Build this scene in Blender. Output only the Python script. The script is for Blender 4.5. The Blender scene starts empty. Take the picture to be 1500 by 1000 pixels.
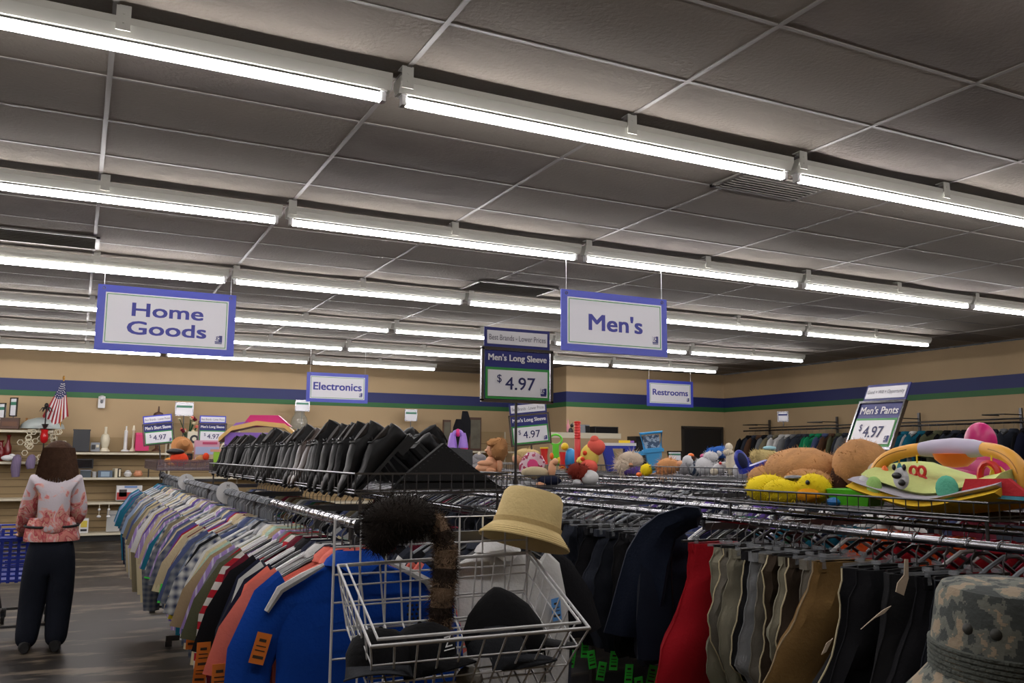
import bpy, math, random
from mathutils import Vector, Matrix, Euler
random.seed(7)
scene = bpy.context.scene
COL = scene.collection
PI = math.pi

# ---------------------------------------------------------------- camera, world, exposure
F = 1275.0
CX = Vector((0.895085, -0.444960, 0.006660))
def _ray(u, v): return Vector((u-750.0, -(v-500.0), -F))
_x = _ray(3340, 687).normalized()
_y = _ray(110, 663); _y = (_y-_x*_x.dot(_y)).normalized()
_z = _x.cross(_y)
ROT = Matrix((_x, _y, _z))
CAMP = Vector((0, 0, 1.5))
cam_data = bpy.data.cameras.new('camera'); cam = bpy.data.objects.new('camera', cam_data); COL.objects.link(cam)
cam.matrix_world = Matrix.Translation(CAMP) @ ROT.to_4x4()
cam_data.sensor_width = 36; cam_data.lens = 36*F/1500; cam_data.clip_start = .05; cam_data.clip_end = 100
scene.camera = cam
w = bpy.data.worlds.new('world'); scene.world = w; w.use_nodes = True
w.node_tree.nodes['Background'].inputs[0].default_value = (.5, .55, .6, 1)
w.node_tree.nodes['Background'].inputs[1].default_value = .05
vs = scene.view_settings
vs.view_transform = 'Standard'; vs.look = 'None'; vs.gamma = 1; vs.use_curve_mapping = False
vs.exposure = 0.0
TUBE_POWER = 42.0

def P(u, v, x=None, y=None, z=None):
    """world point seen at photo pixel (u, v) on a plane of real depth"""
    r = ROT @ _ray(u, v)
    if x is not None: t = x/r.x
    elif y is not None: t = y/r.y
    else: t = (z-1.5)/r.z
    return CAMP+r*t

# ---------------------------------------------------------------- materials
def lin(c):
    return tuple(((x/255+.055)/1.055)**2.4 if x > 10 else x/255/12.92 for x in c)+(1,)
_mats = {}
def mat(name, rgb, rough=.6, metal=0.0, var=0.0, vscale=8, bump=0.0, bscale=60, emit=0, alpha=1, trans=0, spec=None, rgb2=None, pattern=None, pscale=20, sheen=0):
    if name in _mats: return _mats[name]
    m = bpy.data.materials.new(name); m.use_nodes = True; nt = m.node_tree; N = nt.nodes; L = nt.links
    b = N['Principled BSDF']
    b.inputs['Base Color'].default_value = lin(rgb); b.inputs['Roughness'].default_value = rough; b.inputs['Metallic'].default_value = metal
    if spec is not None: b.inputs['Specular IOR Level'].default_value = spec
    if trans: b.inputs['Transmission Weight'].default_value = trans
    if alpha < 1: b.inputs['Alpha'].default_value = alpha
    if sheen: b.inputs['Sheen Weight'].default_value = sheen
    tc = N.new('ShaderNodeTexCoord'); co = tc.outputs['Object']
    cur = None
    if pattern:
        if pattern == 'check':
            t1 = N.new('ShaderNodeTexWave'); t1.bands_direction = 'X'; t1.inputs['Scale'].default_value = pscale
            t2 = N.new('ShaderNodeTexWave'); t2.bands_direction = 'Z'; t2.inputs['Scale'].default_value = pscale
            mx = N.new('ShaderNodeMath'); mx.operation = 'ADD'; L.new(t1.outputs['Fac'], mx.inputs[0]); L.new(t2.outputs['Fac'], mx.inputs[1])
            md = N.new('ShaderNodeMath'); md.operation = 'MULTIPLY'; md.inputs[1].default_value = .5; L.new(mx.outputs[0], md.inputs[0]); fac = md.outputs[0]
            L.new(co, t1.inputs[0]); L.new(co, t2.inputs[0])
        elif pattern in ('vstripe', 'hstripe', 'thin'):
            t1 = N.new('ShaderNodeTexWave'); t1.bands_direction = 'X' if pattern != 'hstripe' else 'Z'; t1.inputs['Scale'].default_value = pscale
            L.new(co, t1.inputs[0]); g = N.new('ShaderNodeMath'); g.operation = 'GREATER_THAN'; g.inputs[1].default_value = .5 if pattern != 'thin' else .85
            L.new(t1.outputs['Fac'], g.inputs[0]); fac = g.outputs[0]
        else:
            t1 = N.new('ShaderNodeTexNoise') if pattern == 'blotch' else N.new('ShaderNodeTexVoronoi')
            t1.inputs['Scale'].default_value = pscale; L.new(co, t1.inputs['Vector'])
            g = N.new('ShaderNodeMath'); g.operation = 'GREATER_THAN'; g.inputs[1].default_value = .52 if pattern == 'blotch' else .35
            L.new(t1.outputs[0], g.inputs[0]); fac = g.outputs[0]
        mix = N.new('ShaderNodeMixRGB'); mix.inputs[1].default_value = lin(rgb); mix.inputs[2].default_value = lin(rgb2 or rgb); L.new(fac, mix.inputs[0]); cur = mix.outputs[0]
    if var:
        n = N.new('ShaderNodeTexNoise'); n.inputs['Scale'].default_value = vscale; n.inputs['Detail'].default_value = 5; L.new(co, n.inputs['Vector'])
        mr = N.new('ShaderNodeMapRange'); mr.inputs[1].default_value = .3; mr.inputs[2].default_value = .7; mr.inputs[3].default_value = 1-var; mr.inputs[4].default_value = 1+var*.5; L.new(n.outputs[0], mr.inputs[0])
        mm = N.new('ShaderNodeMixRGB'); mm.blend_type = 'MULTIPLY'; mm.inputs[0].default_value = 1
        if cur: L.new(cur, mm.inputs[1])
        else: mm.inputs[1].default_value = lin(rgb)
        L.new(mr.outputs[0], mm.inputs[2]); cur = mm.outputs[0]
    if cur: L.new(cur, b.inputs['Base Color'])
    if bump:
        n = N.new('ShaderNodeTexNoise'); n.inputs['Scale'].default_value = bscale; n.inputs['Detail'].default_value = 4; L.new(co, n.inputs['Vector'])
        bp = N.new('ShaderNodeBump'); bp.inputs['Strength'].default_value = bump; bp.inputs['Distance'].default_value = .01; L.new(n.outputs[0], bp.inputs['Height']); L.new(bp.outputs[0], b.inputs['Normal'])
    if emit:
        b.inputs['Emission Color'].default_value = lin(rgb); b.inputs['Emission Strength'].default_value = emit
    _mats[name] = m
    return m
def cloth(name, rgb, **k):
    k.setdefault('rough', .9); k.setdefault('var', .12); k.setdefault('vscale', 6); k.setdefault('bump', .25); k.setdefault('bscale', 90); k.setdefault('spec', .2)
    return mat('cloth_'+name, rgb, **k)
def plastic(name, rgb, **k):
    k.setdefault('rough', .35); return mat('plastic_'+name, rgb, **k)
CHROME = mat('chrome', (128, 128, 132), rough=.22, metal=1)
DULLCHROME = mat('dull_chrome', (96, 96, 98), rough=.38, metal=1)
WHITEMETAL = mat('white_metal', (205, 205, 205), rough=.4)
BLACKP = plastic('black', (18, 18, 20)); WHITEP = plastic('white', (200, 200, 200)); GREYP = plastic('grey', (120, 124, 130))
CLEARP = plastic('clear', (150, 154, 158), rough=.15, alpha=.4)
DARK = mat('dark', (10, 10, 11), rough=.7)

# ---------------------------------------------------------------- mesh builder
class MB:
    def __init__(s): s.v = []; s.f = []; s.m = []
    def add(s, vs_, fs, m=0, M=None):
        o = len(s.v)
        s.v += [tuple(M @ Vector(p)) if M else tuple(p) for p in vs_]
        s.f += [tuple(i+o for i in f) for f in fs]; s.m += [m]*len(fs); return s
    def box(s, c, d, m=0, M=None, taper=1.0):
        x, y, z = c; a, b, h = d[0]/2, d[1]/2, d[2]/2; t = taper
        vs_ = [(x-a, y-b, z-h), (x+a, y-b, z-h), (x+a, y+b, z-h), (x-a, y+b, z-h), (x-a*t, y-b*t, z+h), (x+a*t, y-b*t, z+h), (x+a*t, y+b*t, z+h), (x-a*t, y+b*t, z+h)]
        return s.add(vs_, [(0, 3, 2, 1), (4, 5, 6, 7), (0, 1, 5, 4), (1, 2, 6, 5), (2, 3, 7, 6), (3, 0, 4, 7)], m, M)
    def tube(s, pts, r, n=6, m=0, M=None, closed=False, caps=True, flat=1.0):
        pts = [Vector(p) for p in pts]; k = len(pts); rs = r if isinstance(r, (list, tuple)) else [r]*k
        vs_ = []; up = None
        for i, p in enumerate(pts):
            a = pts[(i-1) % k] if (i or closed) else p; b = pts[(i+1) % k] if (i < k-1 or closed) else p
            t = (b-a).normalized()
            if up is None:
                up = Vector((0, 0, 1)) if abs(t.z) < .9 else Vector((0, 1, 0))
            x = t.cross(up)
            if x.length < 1e-4: x = t.cross(Vector((1, .1, 0)))
            x.normalize(); y = x.cross(t).normalized(); up = y
            for j in range(n):
                an = 2*PI*j/n; vs_.append(p+x*math.cos(an)*rs[i]+y*math.sin(an)*rs[i]*flat)
        fs = []
        for i in range(k if closed else k-1):
            for j in range(n):
                a = i*n+j; b = i*n+(j+1) % n; c = ((i+1) % k)*n+(j+1) % n; d = ((i+1) % k)*n+j
                fs.append((a, b, c, d))
        if caps and not closed: fs += [tuple(range(n))[::-1], tuple((k-1)*n+j for j in range(n))]
        return s.add(vs_, fs, m, M)
    def ball(s, c, r, n=12, k=8, m=0, M=None, noise=0, seed=0):
        if not isinstance(r, (list, tuple)): r = (r, r, r)
        rnd = random.Random(seed); vs_ = [(c[0], c[1], c[2]-r[2])]
        for i in range(1, k):
            ph = -PI/2+PI*i/k
            for j in range(n):
                q = 1+noise*(rnd.random()-.5)*2; th = 2*PI*j/n
                vs_.append((c[0]+r[0]*q*math.cos(ph)*math.cos(th), c[1]+r[1]*q*math.cos(ph)*math.sin(th), c[2]+r[2]*q*math.sin(ph)))
        vs_.append((c[0], c[1], c[2]+r[2])); fs = []
        for j in range(n): fs.append((0, 1+(j+1) % n, 1+j))
        for i in range(k-2):
            for j in range(n):
                a = 1+i*n+j; b = 1+i*n+(j+1) % n; fs.append((a, b, b+n, a+n))
        e = len(vs_)-1
        for j in range(n): fs.append((e, 1+(k-2)*n+j, 1+(k-2)*n+(j+1) % n))
        return s.add(vs_, fs, m, M)
    def lathe(s, prof, c=(0, 0, 0), n=16, m=0, M=None, sx=1, sy=1):
        vs_ = []
        for r, z in prof:
            for j in range(n):
                a = 2*PI*j/n; vs_.append((c[0]+r*sx*math.cos(a), c[1]+r*sy*math.sin(a), c[2]+z))
        fs = []
        for i in range(len(prof)-1):
            for j in range(n):
                a = i*n+j; b = i*n+(j+1) % n; fs.append((a, b, b+n, a+n))
        if prof[0][0] > 1e-4: fs.append(tuple(range(n))[::-1])
        if prof[-1][0] > 1e-4: fs.append(tuple((len(prof)-1)*n+j for j in range(n)))
        return s.add(vs_, fs, m, M)
    def prism(s, pts, t, m=0, M=None, y0=0.0):
        """polygon in XZ, extruded along Y from y0 to y0+t"""
        n = len(pts); vs_ = [(p[0], y0, p[1]) for p in pts]+[(p[0], y0+t, p[1]) for p in pts]
        fs = [tuple(range(n)), tuple(range(2*n-1, n-1, -1))]+[(i, i+n, (i+1) % n+n, (i+1) % n) for i in range(n)]
        return s.add(vs_, fs, m, M)
    def loft(s, secs, m=0, M=None, caps=True):
        n = len(secs[0]); vs_ = [p for q in secs for p in q]; fs = []
        for i in range(len(secs)-1):
            for j in range(n):
                a = i*n+j; b = i*n+(j+1) % n; fs.append((a, b, b+n, a+n))
        if caps: fs += [tuple(range(n))[::-1], tuple((len(secs)-1)*n+j for j in range(n))]
        return s.add(vs_, fs, m, M)
    def mesh(s, name, mats, smooth=True):
        me = bpy.data.meshes.new(name); me.from_pydata(s.v, [], s.f)
        for m in (mats if isinstance(mats, (list, tuple)) else [mats]): me.materials.append(m)
        me.polygons.foreach_set('material_index', s.m)
        if smooth:
            me.polygons.foreach_set('use_smooth', [True]*len(me.polygons))
            try: me.set_sharp_from_angle(angle=math.radians(40))
            except Exception: pass
        me.update(); return me
    def build(s, name, mats, parent=None, loc=(0, 0, 0), rot=(0, 0, 0), smooth=True):
        return link(name, s.mesh(name, mats, smooth), parent, loc, rot)
def link(name, me, parent=None, loc=(0, 0, 0), rot=(0, 0, 0)):
    o = bpy.data.objects.new(name, me); COL.objects.link(o); o.location = loc; o.rotation_euler = rot
    if parent: o.parent = parent
    return o
def tag(o, label=None, cat=None, group=None, kind=None):
    if label: o['label'] = label
    if cat: o['category'] = cat
    if group: o['group'] = group
    if kind: o['kind'] = kind
    return o
def thing(name, label, cat, loc=(0, 0, 0), rot=(0, 0, 0), group=None):
    o = link(name, None, None, loc, rot); return tag(o, label, cat, group)
def struct(name, mb, m, parent=None, smooth=False):
    o = mb.build(name, m, parent, smooth=smooth)
    if not parent: o['kind'] = 'structure'
    return o
def bone(name, v, e, r, m, parent, levels=2, loc=(0, 0, 0), rot=(0, 0, 0), root=0):
    """one continuous skinned surface grown on a skeleton"""
    me = bpy.data.meshes.new(name); me.from_pydata(v, e, []); o = bpy.data.objects.new(name, me); COL.objects.link(o)
    sk = o.modifiers.new('s', 'SKIN'); sk.use_smooth_shade = True
    for i, d in enumerate(me.skin_vertices[0].data):
        rr = r[i]; d.radius = rr if isinstance(rr, tuple) else (rr, rr); d.use_root = (i == root)
    sb = o.modifiers.new('u', 'SUBSURF'); sb.levels = levels
    dg = bpy.context.evaluated_depsgraph_get(); m2 = bpy.data.meshes.new_from_object(o.evaluated_get(dg))
    bpy.data.objects.remove(o); m2.materials.clear(); m2.materials.append(m); m2.name = name
    m2.polygons.foreach_set('use_smooth', [True]*len(m2.polygons))
    return link(name, m2, parent, loc, rot)
def ordinal(n):
    n += 1
    w_ = ['', 'first', 'second', 'third', 'fourth', 'fifth', 'sixth', 'seventh', 'eighth', 'ninth', 'tenth', 'eleventh', 'twelfth']
    if n <= 12: return w_[n]
    return '%d%s' % (n, 'th' if 10 <= n % 100 <= 20 else {1: 'st', 2: 'nd', 3: 'rd'}.get(n % 10, 'th'))

# text as flat geometry in the XZ plane, facing -Y
def text(parent, s, w_, h_, m, c=(0, 0, 0), bold=0.0, name='lettering', shear=0):
    cu = bpy.data.curves.new('t', 'FONT'); cu.body = s;  cu.shear = shear; cu.resolution_u = 3
    o = bpy.data.objects.new('t', cu); COL.objects.link(o)
    me = bpy.data.meshes.new_from_object(o.evaluated_get(bpy.context.evaluated_depsgraph_get())); bpy.data.objects.remove(o)
    xs = [v.co.x for v in me.vertices]; ys = [v.co.y for v in me.vertices]
    x0, x1, y0, y1 = min(xs), max(xs), min(ys), max(ys)
    for v in me.vertices:
        v.co = Vector((((v.co.x-x0)/(x1-x0)-.5)*w_, 0, ((v.co.y-y0)/(y1-y0)-.5)*h_))
    if bold:
        nv = len(me.vertices); base = [tuple(v.co) for v in me.vertices]; fs = [tuple(p.vertices) for p in me.polygons]; d = bold*h_*.9
        me = bpy.data.meshes.new(name); vv = []; ff = []
        for q, (dx, dz) in enumerate(((-d, -d*.6), (d, -d*.6), (-d, d*.6), (d, d*.6), (0, 0))):
            vv += [(a+dx, b_-.00012*q, c_+dz) for a, b_, c_ in base]; ff += [tuple(i+nv*q for i in f) for f in fs]
        me.from_pydata(vv, [], ff)
    me.materials.clear(); me.materials.append(m); me.update()
    return link(name, me, parent, c)

# ---------------------------------------------------------------- setting
XR, YB, YB2, XJ, HC, XL, YF = 12.55, 17.3, 14.9, 8.6, 3.28, -8.0, -4.5
WALL = mat('wall_paint', (168, 145, 111), rough=.85, var=.05, vscale=1.5, bump=.05, bscale=30)
BLUE = mat('stripe_blue', (22, 33, 90), rough=.6, var=.05, vscale=2); GREEN = mat('stripe_green', (34, 92, 44), rough=.6, var=.05, vscale=2)
FLOOR = mat('floor_tile', (31, 26, 21), rough=.45, spec=.3, var=.25, vscale=1.2, bump=.1, bscale=5)
def _floor(m):
    nt = m.node_tree; N = nt.nodes; L = nt.links; b = N['Principled BSDF']
    tc = N.new('ShaderNodeTexCoord'); mp = N.new('ShaderNodeMapping'); mp.inputs['Scale'].default_value = (.5, 1.6, 1); L.new(tc.outputs['Object'], mp.inputs[0])
    n = N.new('ShaderNodeTexNoise'); n.inputs['Scale'].default_value = 2.2; n.inputs['Detail'].default_value = 8; n.inputs['Roughness'].default_value = .65; L.new(mp.outputs[0], n.inputs['Vector'])
    r = N.new('ShaderNodeMapRange'); r.inputs[1].default_value = .52; r.inputs[2].default_value = .60; L.new(n.outputs[0], r.inputs[0])
    mx = N.new('ShaderNodeMixRGB'); mx.inputs[2].default_value = lin((96, 86, 72)); L.new(r.outputs[0], mx.inputs[0])
    old = b.inputs['Base Color'].links[0].from_socket; L.new(old, mx.inputs[1]); L.new(mx.outputs[0], b.inputs['Base Color'])
_floor(FLOOR)
struct('floor', MB().box(((XL+XR)/2, (YF+YB)/2, -.05), (XR-XL+.4, YB-YF+.4, .1)), FLOOR)
def wall(name, c, d, stripe):
    o = struct(name, MB().box(c, d), WALL)
    for nm, z0, z1, m in (('blue_stripe', 2.57, 2.775, BLUE), ('green_stripe', 2.475, 2.57, GREEN)):
        cc, dd = stripe; MB().box((cc[0], cc[1], (z0+z1)/2), (dd[0], dd[1], z1-z0)).build(nm, m, o, smooth=False)
    return o
wb = wall('wall_back', ((XL+XJ)/2, YB+.1, HC/2), (XJ-XL, .2, HC), (((XL+XJ)/2, YB-.002), (XJ-XL, .008)))
w2 = wall('wall_rear', ((XJ+XR)/2, YB2+.1, HC/2), (XR-XJ, .2, HC), (((XJ+XR)/2, YB2-.002), (XR-XJ, .008)))
wall('wall_return', (XJ+.1, (YB+YB2)/2+.1, HC/2), (.2, YB-YB2-.2, HC), ((XJ-.002, (YB+YB2)/2-.002), (.008, YB-YB2)))
wall('wall_right', (XR+.1, (YB2+YF)/2+.1, HC/2), (.2, YB2-YF+.2, HC), ((XR-.002, (YB2+YF)/2), (.008, YB2-YF)))
wall('wall_left', (XL-.1, (YB+YF)/2, HC/2), (.2, YB-YF, HC), ((XL+.002, (YB+YF)/2), (.008, YB-YF)))
wall('wall_front', ((XL+XR)/2, YF-.1, HC/2), (XR-XL, .2, HC), (((XL+XR)/2, YF+.002), (XR-XL, .008)))
# dark doorway beside the corner, the unlit opening painted as a black slab
d1 = MB().box((11.93, YB2-.01, 1.05), (1.0, .03, 2.1)).build('doorway_1', mat('doorway_shade', (16, 15, 15), rough=.6), smooth=False); d1['kind'] = 'structure'
MB().box((11.41, YB2-.02, 1.06), (.05, .05, 2.12)).box((12.45, YB2-.02, 1.06), (.05, .05, 2.12)).box((11.93, YB2-.02, 2.13), (1.09, .05, .05)).build('door_frame', mat('doorframe', (40, 36, 32), rough=.5), d1, smooth=False)
MB().ball((12.33, YB2-.06, 1.0), .03).build('door_knob', DULLCHROME, d1)

# ceiling: a slab, hung tiles and the grid that carries them
TILE = mat('ceiling_tile', (124, 116, 106), rough=.95, var=.10, vscale=1.3, bump=.5, bscale=45)
TILE2 = mat('ceiling_tile_aged', (112, 104, 97), rough=.95, var=.2, vscale=2.2, bump=.5, bscale=45)
BAR = mat('grid_metal', (122, 117, 112), rough=.5)
ceil = struct('ceiling', MB().box(((XL+XR)/2, (YF+YB)/2, HC+.13), (XR-XL+.4, YB-YF+.4, .1)), mat('ceiling_slab', (70, 68, 66), rough=.9))
TX, TY = 1.236, .611; X0, Y0 = .03, 3.18
def tile_mesh(seed):
    r = random.Random(seed); b = MB(); nx, ny = 6, 4; w_, d = TX-.022, TY-.022; sag = r.choice([.002, .006, .012, .02]); tilt = r.uniform(-.003, .003)
    def h(i, j): u, v = i/nx, j/ny; return .002-sag*math.sin(PI*u)*math.sin(PI*v)+tilt*(v-.5)
    g = [((i/nx-.5)*w_, (j/ny-.5)*d, h(i, j)) for j in range(ny+1) for i in range(nx+1)]
    fs = [(j*(nx+1)+i, (j+1)*(nx+1)+i, (j+1)*(nx+1)+i+1, j*(nx+1)+i+1) for j in range(ny) for i in range(nx)]
    b.add(g, fs); b.add([(-w_/2, -d/2, .002), (w_/2, -d/2, .002), (w_/2, d/2, .002), (-w_/2, d/2, .002), (-w_/2, -d/2, .02), (w_/2, -d/2, .02), (w_/2, d/2, .02), (-w_/2, d/2, .02)],
          [(4, 5, 6, 7), (0, 1, 5, 4), (1, 2, 6, 5), (2, 3, 7, 6), (3, 0, 4, 7)])
    return b
TM = [tile_mesh(i) for i in range(8)]; TME = [t.mesh('ceiling_tile', TILE if i % 4 else TILE2) for i, t in enumerate(TM)]
RT = ROT.transposed()
def proj(p):
    c = RT @ (Vector(p)-CAMP)
    if c.z > -.3: return None
    return 750-c.x/c.z*F, 500+c.y/c.z*F, -c.z
cells = []
for i in range(-7, 11):
    for j in range(-13, 24):
        cx, cy = X0+(i+.5)*TX, Y0+(j+.5)*TY
        if cx > XR-.3 or cx < XL+.3 or cy > YB-.2 or cy < YF+.2 or (cx > XJ and cy > YB2): continue
        q = proj((cx, cy, HC)); vis = q and -250 < q[0] < 1750 and -150 < q[1] < 700
        cells.append((q[2] if vis else 99, cx, cy))
cells.sort(); rest = MB()
for k, (d, cx, cy) in enumerate(cells):
    v = random.randrange(8)
    if k < 290 and d < 90: link('ceiling_tile', TME[v], ceil, (cx, cy, HC))
    else: rest.add(TM[v].v, TM[v].f, 0, Matrix.Translation((cx, cy, HC)))
tag(rest.build('tile_field', TILE, ceil, smooth=False), kind='stuff')
for i in range(-6, 11):
    x = X0+i*TX
    MB().box((x, (YF+YB)/2, HC), (.024, YB-YF, .006)).build('grid_bar', BAR, ceil, smooth=False)
for j in range(-12, 24):
    y = Y0+j*TY; x1 = XR if y < YB2 else XJ
    MB().box(((XL+x1)/2, y, HC+.001), (x1-XL, .018, .006)).build('cross_bar', BAR, ceil, smooth=False)

# ---------------------------------------------------------------- strip lights (they light the room)
HOUS = mat('fixture_enamel', (176, 176, 168), rough=.45)
TUBE = mat('tube_glow', (255, 250, 250), emit=TUBE_POWER); TUBEB = mat('tube_back', (190, 190, 190), rough=.5)
def tube_mb():
    b = MB(); n = 10
    b.tube([(-1.155, 0, 0), (1.155, 0, 0)], .024, n)
    fm = []
    for f in b.f:
        c = sum((Vector(b.v[i]) for i in f), Vector())/len(f); fm.append(1 if c.z > .012 else 0)
    b.m = fm; return b
TUBEM = tube_mb().mesh('lamp_tube', [TUBE, TUBEB])
hm = MB(); hm.add([(-1.2, -.03, -.045), (1.2, -.03, -.045), (1.2, .03, -.045), (-1.2, .03, -.045), (-1.2, -.055, 0), (1.2, -.055, 0), (1.2, .055, 0), (-1.2, .055, 0), (-1.2, -.055, .03), (1.2, -.055, .03), (1.2, .055, .03), (-1.2, .055, .03)],
       [(0, 3, 2, 1), (0, 1, 5, 4), (2, 3, 7, 6), (1, 2, 6, 5), (3, 0, 4, 7), (4, 5, 9, 8), (6, 7, 11, 10), (5, 6, 10, 9), (7, 4, 8, 11), (8, 9, 10, 11)])
HM = hm.mesh('housing', HOUS, False)
BM = MB().box((0, 0, 0), (.055, .006, .105)).box((0, .03, .05), (.055, .06, .005)).box((0, -.004, .018), (.008, .004, .008)).box((0, -.004, -.02), (.008, .004, .008)).mesh('bracket', HOUS, False)
EM = MB().box((0, 0, .005), (.022, .04, .05)).box((0, 0, .03), (.03, .05, .012)).mesh('lamp_holder', WHITEP, False)
rows = [(15.5, 8.4), (13.2, 11), (10.95, 11), (8.5, 11), (6.09, 11), (3.70, 11), (1.3, 11)]
for ri, (ry, xe) in enumerate(rows):
    k = 0
    for j in range(3, -4, -1):
        xa = 1.21+j*2.44; xc = xa+1.22
        if xa+2.44 > xe+.1: continue
        L = 'white strip light with glowing tube, %s row out from the striped back wall, %s in line from the clothes-rack side wall' % (ordinal(ri), ordinal(k)); k += 1
        t = thing('strip_light', 'glowing strip light, %s row from back wall, %s along from the side wall' % (ordinal(ri), ordinal(k-1)), 'ceiling light', (xc, ry, 3.205), group='strip lights on the ceiling')
        link('housing', HM, t)
        dbl = (ri == 3 and xc < 1)
        for dy in ((-.05, .04) if dbl else (0,)):
            link('lamp_tube', TUBEM, t, (0, dy, -.072))
            for s in (-1, 1): link('lamp_holder', EM, t, (s*1.17, dy, -.075))
        for bx in (-1.17, .07): link('bracket', BM, t, (bx, -.06, .0225))

# ceiling vents
VENT = mat('vent_metal', (120, 116, 110), rough=.6)  # same even grey for every vent
for (u, v, wx, wy, lb) in ((1128, 275, .7, .3, 'dark rectangular ceiling vent just behind the lowest-hung bright strip'), (745, 424, .9, .5, 'grey square ceiling vent above the bold price sign'),
                           (65, 350, .8, .45, 'grey ceiling vent above the home goods sign corner'), (340, 630/3+250-5, .01, .01, '')):
    if not lb: continue
    p = P(u, v, z=HC-.02); t = thing('ceiling_vent', lb, 'vent', (p.x, p.y, HC-.008))
    MB().box((0, 0, .002), (wx, wy, .006)).build('vent_plate', VENT, t, smooth=False)
    f = MB()
    for s in (-1, 1): f.box((s*wx/2, 0, -.006), (.03, wy+.03, .012)).box((0, s*wy/2, -.006), (wx+.03, .03, .012))
    f.build('vent_frame', mat('vent_frame', (110, 106, 100), rough=.5), t, smooth=False)
    for q in range(7): MB().box((0, 0, 0), (wx-.04, .03, .003), M=Matrix.Translation((0, (q-3)*wy/8, -.01)) @ Matrix.Rotation(.6, 4, 'X')).build('vent_slat', VENT, t, smooth=False)

# ---------------------------------------------------------------- signs
SB = mat('sign_blue', (60, 72, 184), rough=.4); SBD = mat('sign_navy', (28, 36, 112), rough=.4); SW = mat('sign_white', (222, 222, 228), rough=.45)
SG = mat('sign_green', (46, 140, 62), rough=.45); TXT = mat('sign_text', (52, 56, 150), rough=.5); TXD = mat('sign_text_dark', (28, 32, 90), rough=.5); TXG = mat('sign_text_grey', (95, 95, 110), rough=.5)
def logo(t, x, z, s, y=-.008):
    MB().box((x, y, z+s*.12), (s, .002, s)).build('logo_square', SBD, t, smooth=False)
    MB().prism([(x-s*.5, z+s*.62), (x-s*.5, z-.2*s), (x+.02*s, z-.2*s), (x-.0*s, z+.05*s), (x+.12*s, z+.12*s), (x+.05*s, z+.4*s), (x+.05*s, z+.62*s)], .001, y0=y-.0025).build('logo_face', SW, t, smooth=False)
    text(t, 'g', s*.42, s*.62, SBD, (x-s*.18, y-.0032, z+s*.2), bold=.02, name='logo_letter')
    MB().box((x, y, z-s*.5), (s*.95, .002, s*.14)).build('logo_caption', SBD, t, smooth=False)
def hanging_sign(lb, x0, x1, y, zt, zb, lines, ztop):
    w_, h = x1-x0, zt-zb; t = thing('hanging_sign', lb, 'sign', ((x0+x1)/2, y, (zt+zb)/2))
    MB().box((0, 0, 0), (w_, .01, h)).build('sign_board', SB, t, smooth=False)
    b = .055*w_
    MB().box((0, -.006, 0), (w_-2*b, .002, h-2*b)).build('sign_face', SW, t, smooth=False)
    g = MB(); gw = w_-2*b-.03; gh = h-2*b-.03; e = .006
    for s in (-1, 1): g.box((s*gw/2, -.008, 0), (e, .002, gh)).box((0, -.008, s*gh/2), (gw, .002, e))
    g.build('green_border', SG, t, smooth=False)
    for (s, ww, hh, cz) in lines: text(t, s, ww*w_, hh*h, TXT, (0, -.009, cz*h), bold=.045)
    logo(t, w_/2-b-.065*w_, -h/2+b+.075*w_, .055*w_)
    for s in (-1, 1):
        MB().tube([(s*(w_/2-.05), 0, h/2-.03), (s*(w_/2-.05), 0, ztop-(zt+zb)/2)], .0022, 5).build('hanging_cord', WHITEP, t)
        MB().tube([(s*(w_/2-.05)+.012*math.cos(a), -.007, h/2-.03+.012*math.sin(a)) for a in [i*PI/4 for i in range(8)]], .003, 5, closed=True).build('eyelet', DULLCHROME, t)
    return t
hanging_sign("large blue bordered hanging sign lettered Home Goods", .085, 1.27, 8.45, 2.99, 2.40, (('Home', .51, .20, .15), ('Goods', .565, .20, -.13)), 3.17)
hanging_sign("large blue bordered hanging sign lettered Men's", 3.47, 4.525, 6.1, 2.86, 2.355, (("Men's", .5, .27, .0),), 3.17)
hanging_sign("small hanging sign lettered Electronics near the back wall", 3.07, 4.03, 13.18, 2.745, 2.295, (('Electronics', .78, .25, .04),), 3.17)
hanging_sign("small hanging sign lettered Restrooms near the room corner", 9.31, 10.36, 13.18, 2.915, 2.43, (('Restrooms', .76, .22, .04),), 3.17)

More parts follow.
